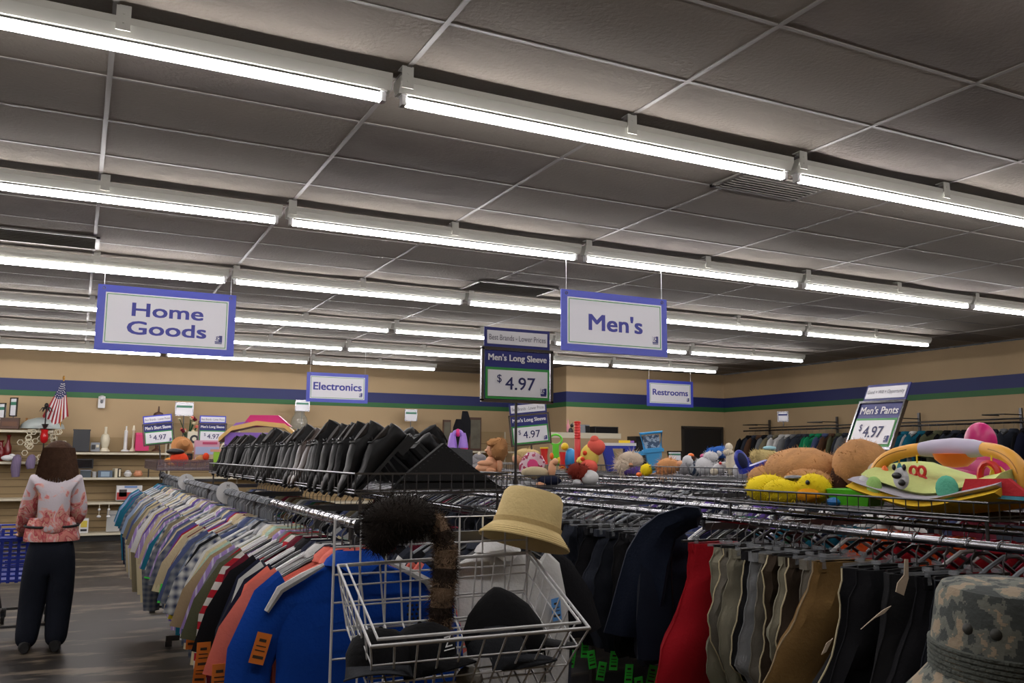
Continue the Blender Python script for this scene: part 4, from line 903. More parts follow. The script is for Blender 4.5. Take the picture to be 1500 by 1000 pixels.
def plush(name, lb, parts, m, loc, furn=500, fl_=.012, group=None, cat='plush toy', rot=(0, 0, 0)):
    """parts: (part name, centre, radii, material or None); the first is the body"""
    t = thing(name, lb, cat, loc, rot, group)
    for i, (nm, c, r, mm) in enumerate(parts):
        MB().ball(c, r, 14, 10, noise=.03, seed=i).build(nm, mm or m, t)
    if furn: fur(t, [(c, r, 1/len(parts)) for nm, c, r, mm in parts if mm is None], m, furn, fl_)
    return t
TAN = cloth('bear_tan', (186, 138, 92), vscale=20, var=.2); BROWNP = cloth('bear_dark', (58, 34, 24)); CREAMP = cloth('plush_cream', (206, 196, 176)); YEL = cloth('plush_yellow', (226, 200, 30)); WHT = cloth('plush_white', (200, 200, 202)); BLU = cloth('plush_blue', (50, 100, 180)); GRYP = cloth('plush_grey', (128, 126, 128))
plush('plush_bear', 'large tan plush bear lying behind the yellow plush duck', [('body', (0, .12, .10), (.13, .22, .105), None), ('head', (.0, -.22, .125), (.115, .12, .115), None), ('arm', (-.11, -.02, .06), (.05, .14, .05), None), ('leg', (-.05, .30, .06), (.07, .11, .06), None), ('ear', (-.075, -.17, .05), (.03, .05, .085), BROWNP), ('muzzle', (-.03, -.335, .09), (.05, .045, .055), CREAMP)], TAN, (3.02, 2.93, 1.345), 3500, .016)
plush('plush_duck', 'bright yellow plush duck lying at the basket edge under the tan bear', [('body', (0, .12, .05), (.075, .12, .06), None), ('wing', (-.05, -.02, .045), (.045, .11, .05), None), ('head', (0, -.14, .06), (.065, .075, .06), None), ('beak', (-.05, -.16, .035), (.03, .06, .028), cloth('beak', (226, 150, 20))), ('eye', (-.06, -.17, .085), (.008, .01, .01), BLACKP), ('foil_label', (-.02, -.06, .10), (.035, .05, .012), DULLCHROME)], YEL, (2.72, 2.83, 1.318), 2200, .014)
t = thing('toy_tray', 'green plastic toy tray beside the yellow plush duck', 'toy', (2.78, 2.52, 1.318), (0, 0, .1)); MB().loft([[(sx*a, sy*a, z) for sx, sy in ((-.06, -.1), (.06, -.1), (.06, .1), (-.06, .1))] for z, a in ((0, .8), (.06, 1), (.063, .92), (.02, .75))]).build('tray', plastic('green', (80, 180, 30)), t)
MB().ball((-.05, .07, .01), (.03, .03, .02), 8, 6).build('blue_knob', plastic('blue', (40, 110, 180)), t)

# baby play gym
t = thing('play_gym', 'yellow baby play gym with padded mat and toy arch', 'baby gym', (2.92, 2.155, 1.315))
MY = cloth('mat_yellow', (228, 186, 50)); MG = cloth('mat_lime', (196, 206, 132)); GYM = plastic('gym_yellow', (222, 160, 54), rough=.5); LAV = plastic('lavender', (176, 168, 190), rough=.5); RED = plastic('red', (196, 36, 32)); ORG = plastic('orange', (226, 104, 24)); TEAL = plastic('teal', (60, 140, 160)); LIME = plastic('lime', (150, 200, 60)); BLUP = plastic('toyblue', (50, 140, 200)); PNK = plastic('hotpink', (206, 44, 120)); GRNP = plastic('leafgreen', (90, 190, 40)); YLW = plastic('yellow', (230, 196, 40)); PURP = plastic('purple', (140, 100, 190)); NAVP = plastic('navy', (34, 50, 150))
def pad(x0, x1, zf, m, nm, th=.03, ya=-.30, yb=.31, sag=.02):
    b = MB(); secs = []
    for i in range(15):
        q = i/14; y = ya+(yb-ya)*q; z = zf+sag*math.sin(q*PI*3)*.5+.05*abs(2*q-1)**3
        secs.append([(x0+(x1-x0)*(.5+.5*math.cos(a)), y, z+th*math.sin(a)+.035*max(0, .5+.5*math.cos(a))*(nm == 'mat_top')) for a in [2*PI*j/12 for j in range(12)]])
    b.loft(secs); return b.build(nm, m, t)
pad(-.26, .26, .03, MY, 'mat_base'); pad(-.25, .24, .055, cloth('mat_grey', (170, 166, 176)), 'mat_piping', .02); pad(-.22, .22, .075, MG, 'mat_top', .03, -.28, .27)
for (y, x, z, r, m) in ((-.10, -.20, .10, .045, cloth('dot_teal', (96, 180, 150))), (.20, -.21, .10, .035, cloth('dot_green', (150, 190, 110))), (-.24, -.16, .11, .03, cloth('dot_green', (150, 190, 110))), (.26, -.19, .11, .03, WHT)): MB().ball((x-.022, y, z-.015), (.012, r, r), 14, 8).build('dot', m, t)
MB().ball((-.235, .075, .115), (.01, .035, .04), 12, 8).build('cow_patch', WHT, t); MB().ball((-.245, .085, .125), (.006, .022, .012), 10, 6).ball((-.245, .065, .10), (.006, .016, .012), 10, 6).build('cow_spots', BLACKP, t)
for s in (-1, 1): MB().ball((-.243, .075+s*.022, .155), (.006, .008, .012), 8, 6).build('cow_ear', BLACKP, t)
arch = []
for i in range(25):
    a = PI*i/24; yy = .30*math.copysign(abs(math.cos(a))**.62, math.cos(a)); arch.append((-.05-.07*abs(math.cos(a)), yy*(1 if i > 0 else .8)-.01, .08+.145*math.sin(a)**.7 if 0 < i < 24 else .07))
MB().tube([(p[0], p[1], p[2]) for p in arch[:12]], .025, 10, flat=1.0).build('arch', GYM, t); MB().tube(arch[13:], .025, 10).build('arch', GYM, t)
MB().tube(arch[10:15], [.0255, .032, .038, .032, .0255], 12).build('arch_centre', LAV, t)
MB().tube([(p[0]-.024, p[1], p[2]+.004) for p in arch[2:10]], .0018, 4).build('arch_seam', mat('seam_amber', (150, 100, 30)), t); MB().tube([(p[0]-.024, p[1], p[2]+.004) for p in arch[15:23]], .0018, 4).build('arch_seam', mat('seam_amber', (150, 100, 30)), t)
MB().lathe([(0, -.05), (.04, -.045), (.068, -.02), (.075, 0), (.0, .004)], (-.05, -.01, .205), 16).build('orange_spinner', ORG, t)
def hang(nm, y, ztop, mb_, m, x=-.09): MB().tube([(x, y, ztop), (x, y, ztop-.03)], .003, 5).build('toy_strap', YLW, t); mb_.build(nm, m, t, (x, y, ztop-.03))
hang('blue_bird', .20, .20, MB().ball((0, 0, -.035), (.008, .014, .036), 8, 8), TEAL)
b = MB()
for q in ((0, .017, -.03), (0, -.017, -.03), (0, .02, -.065), (0, -.02, -.065)): b.tube([(q[0], q[1]+.016*math.cos(a), q[2]+.018*math.sin(a)) for a in [i*PI/5 for i in range(10)]], .006, 6, closed=True)
hang('red_links', .12, .20, b, RED)
MB().box((-.09, .12, .095), (.02, .15, .018)).build('red_rattle_bar', RED, t); MB().box((-.093, .085, .095), (.022, .06, .02)).build('orange_rattle_bar', ORG, t)
b = MB()
for q in ((0, .02, -.03), (0, -.02, -.04)): b.tube([(q[0], q[1]+.024*math.cos(a), q[2]+.028*math.sin(a)) for a in [i*PI/5 for i in range(10)]], .007, 6, closed=True)
hang('yellow_links', -.20, .20, b, YLW, -.12)
MB().tube([(-.15, -.21+.035*math.cos(a), .13+.045*math.sin(a)) for a in [i*PI/6 for i in range(12)]], .011, 6, closed=True).build('red_telephone', RED, t)
MB().prism([(-.12, 0), (.12, .0), (.1, .05), (-.05, .055)], .02, M=Matrix.Translation((-.2, -.27, .07)) @ Matrix.Rotation(PI/2, 4, 'Z')).build('cloth_book', cloth('book_red', (190, 50, 56)), t); MB().prism([(-.14, -.012), (.1, -.004), (.1, .004), (-.13, .0)], .03, M=Matrix.Translation((-.195, -.26, .068)) @ Matrix.Rotation(PI/2, 4, 'Z')).build('book_cover', TEAL, t)
MB().ball((-.13, .235, .12), (.012, .02, .04), 8, 8).build('orange_tab', ORG, t)
# goods behind the gym
p = P(1437, 660, x=3.5); t = thing('hand_mirror', 'shiny hot pink oval rising behind the play gym arch', 'toy', (p.x, p.y, 1.425)); MB().ball((0, 0, .15), (.04, .075, .085), 18, 12).build('oval', PNK, t); MB().tube([(0, 0, .03), (0, 0, -.10)], .016, 8).build('stem', PNK, t)
wire_basket('wire basket of pink bags behind the play gym', 3.3, 3.75, 1.55, 2.95, 1.335, 1.42)
t = plush('stuffed_bag', 'shiny magenta padded bag seen through the play gym arch', [('body', (0, 0, .09), (.12, .22, .09), None), ('pocket', (-.09, .03, .07), (.05, .12, .05), None), ('flap', (0, .02, .14), (.09, .18, .05), None)], plastic('magenta', (180, 26, 96), rough=.45), (3.48, 2.45, 1.345), 0, cat='bag')
plush('stuffed_bag', 'maroon soft bag beside the magenta padded bag', [('body', (0, 0, .06), (.1, .16, .07), None), ('strap', (0, 0, .11), (.03, .1, .04), None)], cloth('maroon', PAL['maroon']), (3.5, 2.13, 1.345), 0, cat='bag')
t = thing('bowl', 'white plastic bowl seen through the arch of the play gym', 'bowl', (3.45, 2.02, 1.42)); MB().lathe([(.04, 0), (.07, .01), (.10, .06), (.11, .1), (.10, .1), (.08, .05)], n=20).build('shell', WHITEP, t); MB().lathe([(.112, .095), (.118, .1), (.11, .105)], n=20).build('rim', WHITEP, t)
t = thing('ball_toy', 'red and yellow rattle toy at the far end of the play gym', 'toy', (3.35, 1.80, 1.40)); MB().ball((0, 0, .06), .05, 12, 8).build('red_ball', RED, t); MB().ball((0, -.07, .05), .035, 12, 8).build('green_ball', LIME, t); MB().ball((.0, -.04, .1), .03, 10, 8).build('orange_ball', ORG, t)

# row of plush toys, standing in the baskets over the mid-store racks
def blob(name, lb, u, v, x, parts, m, furn=200, cat='plush toy', fl_=.02, group=None):
    """parts in pixels about (u, v): (name, du, dv, rx, rz, material)"""
    p, k = S(u, v, x); k *= 1.12; t = thing(name, lb, cat, p); ux = Vector((.895, -.445, 0))
    sh = []
    for i, (nm, du, dv, rx, rz, mm) in enumerate(parts):
        M = Matrix.Rotation(math.radians(-26.4), 4, 'Z'); c = Matrix.Rotation(math.radians(-26.4), 3, 'Z') @ Vector((du*k, -.01*i, -dv*k))
        MB().ball((0, 0, 0), (rx*k, min(rx, rz)*k*.85+.01, rz*k), 14, 10, M=Matrix.Translation(c) @ M, noise=.12 if 'hair' in nm else .03, seed=i).build(nm, mm or m, t)
        if mm is None: sh.append((c, (rx*k, min(rx, rz)*k*.85+.01, rz*k), 1/len(parts)))
    if furn and sh: fur(t, sh, m, furn, fl_, wd=.003)
    return t
SKIN = plastic('doll_skin', (206, 150, 112), rough=.6); HAIRB = cloth('doll_auburn', (168, 122, 78)); REDH = cloth('doll_redhair', (116, 40, 28))
XB, XC = 2.9, 4.45
t = blob('doll', 'naked baby doll with curly light brown hair sitting in the basket', 722, 676, XB, [('body', 0, 4, 11, 13, SKIN), ('head', 2, -15, 11, 11, SKIN), ('nose', -8, -14, 3, 2.4, SKIN), ('leg', -12, 9, 11, 7, SKIN), ('leg', -4, 12, 9, 6, SKIN), ('arm', -9, 2, 11, 4, SKIN), ('arm', 9, 4, 4, 10, SKIN), ('hair', 9, -16, 11, 15, None), ('hair_top', 3, -24, 11, 6, None)], HAIRB, 700)
blob('plush_elephant', 'grey plush elephant with a white tusk beside the baby doll', 695, 676, 3.15, [('body', 0, 0, 20, 8, None), ('ear', 6, -5, 9, 6, None), ('tusk', 6, -8, 2.5, 5, CREAMP), ('leg', 8, 8, 16, 7, None)], GRYP, 200)
blob('doll', 'doll with blond hair behind the bagged doll', 765, 668, XB, [('head', -4, 3, 9, 9, SKIN), ('hair', 6, -2, 18, 8, None), ('hair_lock', 14, 4, 8, 9, None)], cloth('blond', (196, 172, 120)), 400)
p, k = S(779, 682, 2.85)
t = thing('bagged_doll', 'doll in a clear bag printed pink and white', 'toy', p, (0, .5, -.45)); MB().loft([[(w_*k*math.cos(a), 6*k*math.sin(a), z*k) for a in [2*PI*j/12 for j in range(12)]] for z, w_ in ((-16, 12), (-8, 17), (4, 18), (14, 15), (20, 6))]).build('bag', mat('bag_print', (200, 170, 180), rough=.2, pattern='blotch', rgb2=(150, 50, 80), pscale=28), t); MB().ball((0, -6*k, 2*k), (8*k, 2*k, 8*k), 10, 8).build('picture', cloth('pinkprint', (200, 70, 120)), t)
blob('doll', 'doll with bent arm and pale dress lying at the front of the basket', 795, 692, 2.85, [('dress', -10, 0, 18, 8, cloth('beige', PAL['beige'])), ('arm', 12, -4, 5, 12, SKIN), ('hand', 16, -14, 4, 5, SKIN), ('trousers', 8, 10, 16, 7, cloth('navy', PAL['navy'])), ('foot', -2, 15, 7, 4, SKIN)], SKIN, 0)
blob('doll', 'rag doll with dark red curly hair lying face down', 845, 690, 3.0, [('head', 0, 0, 12, 11, None), ('hair', 6, 2, 10, 11, None), ('body', 16, 8, 12, 10, cloth('white', PAL['white'])), ('arm', 0, 14, 6, 4, WHT)], REDH, 900)
# castle, dollhouse
p, k = S(670, 690, 3.1); t = thing('toy_castle', 'purple and pink toy castle with an arched gate', 'toy', p, (0, 0, -.45))
for s in (-1, 1):
    MB().lathe([(6*k, 0), (5.5*k, 36*k)], (s*9*k, 0, 0), 14).build('tower', PNK, t); MB().lathe([(7.5*k, 34*k), (7*k, 38*k), (5*k, 50*k), (3*k, 56*k)], (s*8*k, 0, 0), 12).build('turret', PURP, t)
MB().tube([(9*k*math.cos(a), 0, 38*k+20*k*math.sin(a)) for a in [PI*i/8 for i in range(9)]], 4*k, 8).build('arch', PURP, t); MB().ball((0, -.01, 56*k), (4*k, 3*k, 6*k), 10, 8).build('heart', PNK, t)
p, k = S(385, 668, 1.30); t = thing('doll_house', 'purple doll house with pink roof rising behind the shoes', 'toy', (p.x-.03, p.y, 1.37), (0, 0, -.3)); k = .0052; t.scale = (1.25, 1, 1.22)
MB().box((0, 0, .12), (75*k, .22, .24)).build('house_wall', PURP, t, smooth=False)
MB().prism([(-44*k, .18), (-30*k, .25), (-2*k, .285), (30*k, .27), (46*k, .20), (46*k, .225), (30*k, .298), (-2*k, .313), (-30*k, .277), (-44*k, .208)], .26, y0=-.13).build('eave', plastic('cream_yellow', (222, 180, 110)), t)
MB().prism([(-20*k, .275), (-10*k, .35), (22*k, .35), (36*k, .285)], .2, y0=-.1).build('roof', PNK, t); MB().prism([(-32*k, .265), (-26*k, .30), (-12*k, .31), (-10*k, .285)], .2, y0=-.1).build('dormer', PURP, t)
for s in (-1, 1): MB().box((s*.08, -.115, .13), (.06, .01, .09)).build('house_window', plastic('cream_yellow', (222, 180, 110)), t, smooth=False)
# left basket goods near the far signs
BX = .95
p, k = at(266, 655, 8.6); tag(MB().lathe([(0, 0), (14*k, .5*k), (16*k, 3*k), (9*k, 4*k), (8*k, 14*k), (5*k, 18*k), (0, 18.5*k)], n=20).build('straw_hat', cloth('straw', (176, 124, 78)), None, p, (1.2, 0, .2)), 'round brown straw hat leaning below the two far price signs', 'hat')
t = blob('plush_duck', 'orange billed black and orange plush bird under the straw hat', 256, 668, .78, [('body', 6, 4, 12, 9, None), ('bill', -6, 6, 7, 4, plastic('billorange', (230, 150, 30))), ('foot', -2, 10, 6, 3, plastic('billorange', (230, 150, 30))), ('cap', 2, -6, 12, 4, BLACKP)], cloth('plush_orange', (214, 70, 40)), 200)
block('photo_frame', 'small brown frame with a dark centre beside the plush bird', 'frame', 271, 283, 662, 676, 8.5, .03, mat('lightwood', (150, 110, 70), rough=.5), [('picture', 0, .5, .65, .7, DARK)])
block('boxed_toy', 'pastel pink and blue printed toy box by the far price sign', 'box', 285, 319, 645, 672, 8.6, .08, mat('pastel_pink', (214, 160, 180), rough=.5), [('sky_print', 0, .45, .96, .4, mat('pastel_blue', (170, 180, 214), rough=.5)), ('sand_print', 0, .12, .96, .22, mat('pastel_sand', (200, 176, 150), rough=.5)), ('title_print', .1, .85, .6, .12, mat('print_rose', (190, 70, 110), rough=.5))])
blob('plush_toy', 'small brown plush limbs beside the pastel toy box', 296, 672, .98, [('body', 0, 0, 8, 5, None), ('leg', -8, 3, 7, 3, None), ('arm', 6, -3, 4, 5, cloth('plush_orange', (214, 70, 40)))], TAN, 150)
blob('plush_toy', 'cream plush bundle at the corner of the purple doll house', 331, 657, 1.2, [('body', 0, 0, 7, 9, None), ('head', 4, -6, 5, 5, None)], CREAMP, 200)
t = block('toy_slide', 'lime green toy post with a peach plank beside the shoes', 'toy', 312, 320, 660, 690, 7.9, .05, LIME, [('plank', .6, 1.0, 3.6, .12, plastic('peach', (220, 160, 130)))])

# toys of the rear basket (x 4.2): ring toy, elephant, tower and hearts
p, k = S(814, 684, 4.2); t = thing('ring_toy', 'lime green toy with a round loop handle', 'toy', p, (0, 0, -.45))
MB().tube([(9*k*math.cos(a), 0, 40*k+7.5*k*math.sin(a)) for a in [i*PI/8 for i in range(16)]], 1.6*k, 8, closed=True).build('loop_handle', GRNP, t); MB().box((0, 0, 18*k), (9*k, 4*k, 32*k)).build('shaft', GRNP, t); MB().ball((6*k, -.02, 10*k), (5*k, 4*k, 5*k), 10, 8).build('yellow_knob', YLW, t); MB().ball((-6*k, -.02, 16*k), (3*k, 3*k, 5*k), 10, 8).build('orange_knob', ORG, t)
p, k = S(797, 680, 4.2); t = thing('toy_drum', 'red curved toy block left of the lime loop toy', 'toy', p, (0, 0, -.45)); MB().lathe([(6*k, 0), (4.5*k, 12*k), (6*k, 24*k)], n=12).build('block', RED, t); MB().lathe([(6.3*k, 23*k), (6.3*k, 25*k)], n=12).build('rim', YLW, t)
p, k = S(824, 682, 4.15); t = thing('toy_bolt', 'red wavy toy block in front of the blue elephant toy', 'toy', p, (0, 0, -.45)); MB().loft([[(w_*k*math.cos(a), 3*k*math.sin(a), z*k) for a in [2*PI*j/10 for j in range(10)]] for z, w_ in ((-4, 5), (2, 4), (8, 3.4), (14, 4), (20, 5))]).build('block', RED, t); MB().tube([(-5*k, -3.5*k, -3*k), (0, -4*k, -1*k), (5*k, -3.5*k, -4*k)], .5*k, 5).build('trim', YLW, t)
blob('toy_elephant', 'glossy light blue toy elephant beside the red tower', 836, 672, 4.25, [('body', 0, 0, 9, 14, None), ('trunk', 4, 8, 4, 8, None), ('eye', 5, 4, 1.2, 1.2, BLACKP), ('perch', -8, -16, 5, 5, YLW)], BLUP, 0, cat='toy')
p, k = S(846, 684, 4.2); t = thing('stacking_tower', 'tall red ribbed toy tower', 'toy', p); prof = [(4.5*k, 0), (4.5*k, 40*k)]
for q in range(6): prof += [(4.2*k, (41+q*4)*k), (4.9*k, (42.5+q*4)*k), (4.2*k, (44*k+q*4*k))]
MB().lathe(prof, n=14).build('tower', RED, t); MB().lathe([(5*k, 64*k), (5.2*k, 66*k), (4*k, 67*k)], n=14).build('tower_cap', RED, t)
COR = cloth('plush_coral', (206, 90, 76)); PYE = cloth('plush_paleyellow', (212, 186, 90))
blob('plush_giraffe', 'yellow plush giraffe with coral spots holding coral hearts', 866, 668, 4.1, [('body', -2, 0, 12, 16, None), ('head', -12, 8, 8, 8, None), ('heart', 6, -12, 12, 11, COR), ('heart_tip', 4, -21, 6, 6, COR), ('lower_heart', -4, 14, 12, 11, COR), ('spot', -12, 4, 3, 3, cloth('plush_orange', (214, 70, 40))), ('spot', -9, -4, 3, 3, cloth('plush_orange', (214, 70, 40)))], PYE, 300, fl_=.012)
p, k = S(905, 690, 4.45); t = thing('toy_table', 'blue toy table with white top and thick sloping leg', 'toy table', p, (0, 0, -.45))
MB().box((0, 0, 39*k), (52*k, 20*k, 4*k)).build('table_top', WHITEP, t); MB().box((0, 0, 35*k), (50*k, 19*k, 4*k)).build('apron', NAVP, t); MB().box((10*k, 0, 43*k), (16*k, 9*k, 4*k)).build('yellow_toy_piece', YLW, t); MB().box((20*k, 3*k, 43*k), (9*k, 6*k, 3*k)).build('purple_toy_piece', PURP, t)
for s in (-1, 1):
    for yy in (-1, 1): MB().loft([[(s*16*k+(c[0]*7-s*w_)*k, yy*7*k+c[1]*3*k, z*k) for c in ((-1, -1), (1, -1), (1, 1), (-1, 1))] for z, w_ in ((0, -3 if s > 0 else 8), (34, 0))]).build('leg', NAVP, t, smooth=False)
tag(MB().ball((0, 0, 0), (12*k, 5*k, 20*k), 16, 10).build('play_mat', cloth('khaki', PAL['khaki']), None, S(895, 675, 4.75)[0]), 'khaki round cushion standing behind the blue toy table', 'cushion')
p, k = S(960, 692, 4.45); t = thing('toy_high_chair', 'sky blue toy high chair with framed seat back', 'toy chair', p, (0, -.10, -.45))
SKY = plastic('skyblue', (60, 150, 205))
def fr(x0, x1, z0, z1, w0, w1, nm):
    b = MB(); t_ = 2.6
    b.tube([(-w0*k, 0, z0*k), (-w1*k, 0, z1*k), (w1*k, 0, z1*k), (w0*k, 0, z0*k)], t_*k, 8, closed=True); b.build(nm, SKY, t)
fr(0, 0, 34, 58, 12, 16, 'back_frame'); MB().box((0, 3*k, 45*k), (24*k, 1*k, 20*k)).build('seat_print', mat('seat_print', (60, 84, 110), rough=.4, pattern='blotch', rgb2=(150, 170, 190), pscale=40), t, smooth=False)
MB().box((0, 0, 32*k), (30*k, 16*k, 5*k)).build('seat', SKY, t); MB().box((-22*k, 0, 30*k), (24*k, 12*k, 6*k)).build('tray', SKY, t)
fr(0, 0, 10, 26, 7, 9, 'lower_frame'); MB().loft([[(x*w_*k, y*6*k, z*k) for x, y in ((-1, -1), (1, -1), (1, 1), (-1, 1))] for z, w_ in ((0, 8), (30, 12))]).build('pedestal', SKY, t)
blob('plush_lion', 'shaggy cream and pink doll lying before the blue toy table', 924, 680, 4.25, [('head', 0, -6, 17, 11, None), ('hair', -10, 2, 11, 10, None), ('dress', 2, 8, 16, 7, cloth('purple', (72, 40, 84))), ('cheek', -2, 0, 6, 5, SKIN)], cloth('shag_cream', (196, 180, 160)), 900, fl_=.05)
blob('plush_chick', 'small yellow plush chick with an orange tuft', 947, 688, 4.2, [('body', 0, 0, 8, 8, None), ('beak', -10, 6, 4, 3, ORG), ('tail', 9, -2, 4, 3, TEAL)], YEL, 200)
blob('doll', 'doll with fluffy peach hair lying toward the koala', 986, 682, 4.35, [('hair', -6, 0, 14, 10, None), ('face', 10, -1, 8, 6, SKIN), ('lock', -15, 7, 6, 5, None)], cloth('peachhair', (206, 150, 100)), 700, fl_=.045)
blob('plush_koala', 'grey and white plush koala with a striped jumper', 1010, 680, 4.35, [('body', 8, 4, 11, 12, cloth('navystripe', (60, 74, 96), pattern='vstripe', rgb2=(180, 186, 190), pscale=10)), ('head', -2, -4, 8, 8, WHT), ('face', 3, -7, 6, 4, BROWNP), ('ear', -8, 6, 6, 8, None)], GRYP, 200)
blob('plush_bear', 'white plush bear lying beside the koala', 1032, 680, 4.4, [('body', 0, 2, 12, 12, None), ('head', 8, -10, 10, 7, None), ('arm', 14, 4, 5, 8, None)], WHT, 400)
blob('plush_rabbit', 'small white plush with red paw hearts', 1054, 686, 4.3, [('body', 0, 0, 9, 7, None), ('paw', 6, -4, 7, 5, WHT), ('heart', 6, -5, 2.4, 2.4, RED), ('heart', 0, -7, 2, 2, RED), ('foot', -9, 4, 5, 5, CREAMP)], WHT, 200)
blob('plush_dog', 'bright blue plush dog on its back behind the white plush toys', 1053, 662, 4.6, [('body', 2, 0, 13, 8, None), ('head', -9, 0, 8, 6, None), ('patch', -1, 1, 5, 5, WHT), ('leg', 12, -6, 5, 6, CREAMP)], BLU, 300)
blob('plush_cat', 'cream plush leg sticking up beside the navy toy seat', 1070, 678, 4.3, [('leg', 0, 0, 6, 16, None), ('paw', -3, -14, 7, 4, None)], CREAMP, 200)
for (u, v, m, lb, mm) in ((1012, 661, ORG, 'tiny orange toy figure on top of the plush pile', ORG), (1030, 662, PNK, 'tiny pink toy figure on a green block', GRNP)):
    p, k = S(u, v+8, 4.7); t = thing('toy_figure', lb, 'toy', p); MB().ball((0, 0, 2*k), (5*k, 4*k, 3.5*k), 10, 8).build('head', m, t); MB().box((0, 0, -5*k), (9*k, 6*k, 8*k)).build('block', mm, t)
p, k = S(1104, 688, 4.2); t = thing('toy_car_seat', 'navy blue toy seat lying on its side', 'toy seat', p, (0, -.35, -.45))
MB().box((2*k, 0, 4*k), (42*k, 22*k, 7*k)).build('seat_base', NAVP, t); MB().ball((-12*k, 0, 18*k), (10*k, 9*k, 17*k), 16, 10).build('seat_back', NAVP, t); MB().ball((-12*k, -5*k, 18*k), (7*k, 6*k, 13*k), 14, 10).build('seat_pad', cloth('seatpad', (40, 44, 72)), t)
blob('plush_pillow', 'pale yellow furry plush lump behind the navy toy seat', 1122, 672, 4.55, [('body', 0, 0, 20, 13, None), ('head', -12, -4, 9, 8, None), ('tag', 4, -14, 9, 3, cloth('palecyan', (150, 190, 200)))], cloth('paleyellowfur', (190, 170, 116)), 700)
blob('plush_seal', 'pale blue and white plush beside the navy toy seat', 1088, 690, 4.3, [('body', 0, 0, 13, 12, None), ('flipper', 8, 8, 8, 5, cloth('palecyan', (150, 190, 200)))], WHT, 200)
tag(MB().prism([(-.12, 0), (.12, 0), (.12, .11), (-.10, .13)], .02).build('blue_board', NAVP, None, P(1082, 690, x=4.75), (0, 0, -.45)), 'dark blue toy board behind the blue plush dog', 'board')

# ---------------------------------------------------------------- hats
NY = lambda rgb, nm: cloth(nm, rgb)
# coonskin cap on the panel corner
t = thing('fur_cap', 'dark fur cap with a ringed tail hanging off the grid panel', 'hat', (.835, 2.38, 1.325)); FB = cloth('cap_fur', (32, 27, 23), rough=1); FB2 = cloth('cap_fur_brown', (122, 100, 80), rough=1); FB3 = cloth('tail_fur_dark', (50, 40, 33), rough=1)
MB().ball((0, 0, 0), (.105, .09, .062), 18, 12, noise=.05).ball((-.055, 0, -.035), (.052, .07, .062), 14, 10, noise=.05).build('crown', FB, t); fur(t, [((0, 0, 0), (.105, .09, .062), .7), ((-.055, 0, -.035), (.052, .07, .062), .3)], FB, 4500, .022, wd=.0009)
tp = [(.085, -.03, .0), (.105, -.05, -.04), (.112, -.06, -.09), (.108, -.07, -.14), (.100, -.08, -.19), (.092, -.085, -.24), (.088, -.09, -.29), (.082, -.09, -.335)]; tr = [.022, .026, .029, .031, .031, .030, .028, .017]
tl = MB().tube(tp, tr, 12); tl.m = [(i//12 % 2) for i in range(len(tl.f))]; tl.build('tail', [FB2, FB3], t)
for s in range(2):
    sh = []
    for i in range(22):
        q = i/21*7; a = min(6, int(q)); c = Vector(tp[a]).lerp(Vector(tp[a+1]), q-a); r_ = tr[a]+(tr[a+1]-tr[a])*(q-a)
        if (int(q+.5) % 2) == s: sh.append((c, (r_, r_, .012), 1))
    fur(t, sh, FB3 if s else FB2, 420, .02, name='tail_fur', seed=s+3, wd=.001)
# tan hat
t = thing('bucket_hat', 'tan cotton brimmed hat perched on the corner of the grid panel', 'hat', (1.245, 2.40, 1.278), (math.radians(-6), math.radians(17), 0)); TANH = cloth('tan_cotton', (206, 184, 130), var=.05)
MB().lathe([(0, .118), (.06, .119), (.083, .114), (.092, .10), (.098, .05), (.104, .0)], n=32, sy=1.05).build('crown', TANH, t); MB().lathe([(.104, .004), (.122, -.015), (.140, -.036), (.139, -.040), (.120, -.020), (.100, -.002)], n=32, sy=1.05).build('brim', TANH, t)
MB().lathe([(.103, .018), (.1055, .018), (.1045, .004), (.1060, .003)], n=32, sy=1.05).build('hat_band', cloth('tan_band', (190, 166, 114)), t)
b = MB()
for z in (-.02, -.027, -.034): b.tube([((.104+(-z)*1.0)*math.cos(a), 1.05*(.104+(-z)*1.0)*math.sin(a), z+.003) for a in [i*PI/16 for i in range(32)]], .0006, 3, closed=True)
b.build('brim_stitching', cloth('tan_band', (190, 166, 114)), t)['kind'] = 'stuff'
# caps in the basket
def cap(lb, loc, rot, m, trim=None, r=.085, h=.09, logo_=None):
    t = thing('baseball_cap', lb, 'hat', loc, rot); MB().lathe([(r*1.0, 0), (r*1.02, h*.35), (r*.85, h*.75), (r*.45, h*.98), (0, h*1.03)], n=24).build('crown', m, t)
    b = MB(); n = 14; top = []
    for i in range(n+1):
        a = PI+PI*i/n; top.append((math.cos(a), math.sin(a)))
    vs_ = []
    for (kx, ky, z) in ((1.0, 1.0, .0), (1.02, 1.85, -.018), (1.02, 1.85, -.022), (1.0, 1.0, -.005)):
        for x, y in top: vs_.append((x*r*kx, y*r*ky if True else 0, z-.012*abs(x)**2*(1 if ky > 1 else 0)))
    fs = []
    for q in range(4):
        for i in range(n): a = q*(n+1)+i; c = ((q+1) % 4)*(n+1)+i; fs.append((a, a+1, c+1, c))
    b.add(vs_, fs); b.build('bill', trim or m, t); MB().ball((0, 0, h*1.03), (.006, .006, .004), 8, 6).build('button', m, t)
    if trim: MB().tube([(x*r*1.03, y*r*1.86, -.02-.012*x*x) for x, y in top], .003, 5).build('bill_piping', trim, t)
    if logo_: text(t, logo_, .03, .026, mat('thread_white', (220, 220, 220)), (0, -r*1.03, h*.42), name='emblem'); MB().tube([(-.02, -r*1.04, h*.2), (.02, -r*1.04, h*.2)], .0015, 4).build('emblem_bar', mat('thread_white', (220, 220, 220)), t)
    return t
CB = cloth('cap_black', (12, 12, 14)); CG = cloth('cap_grey', (40, 42, 46))
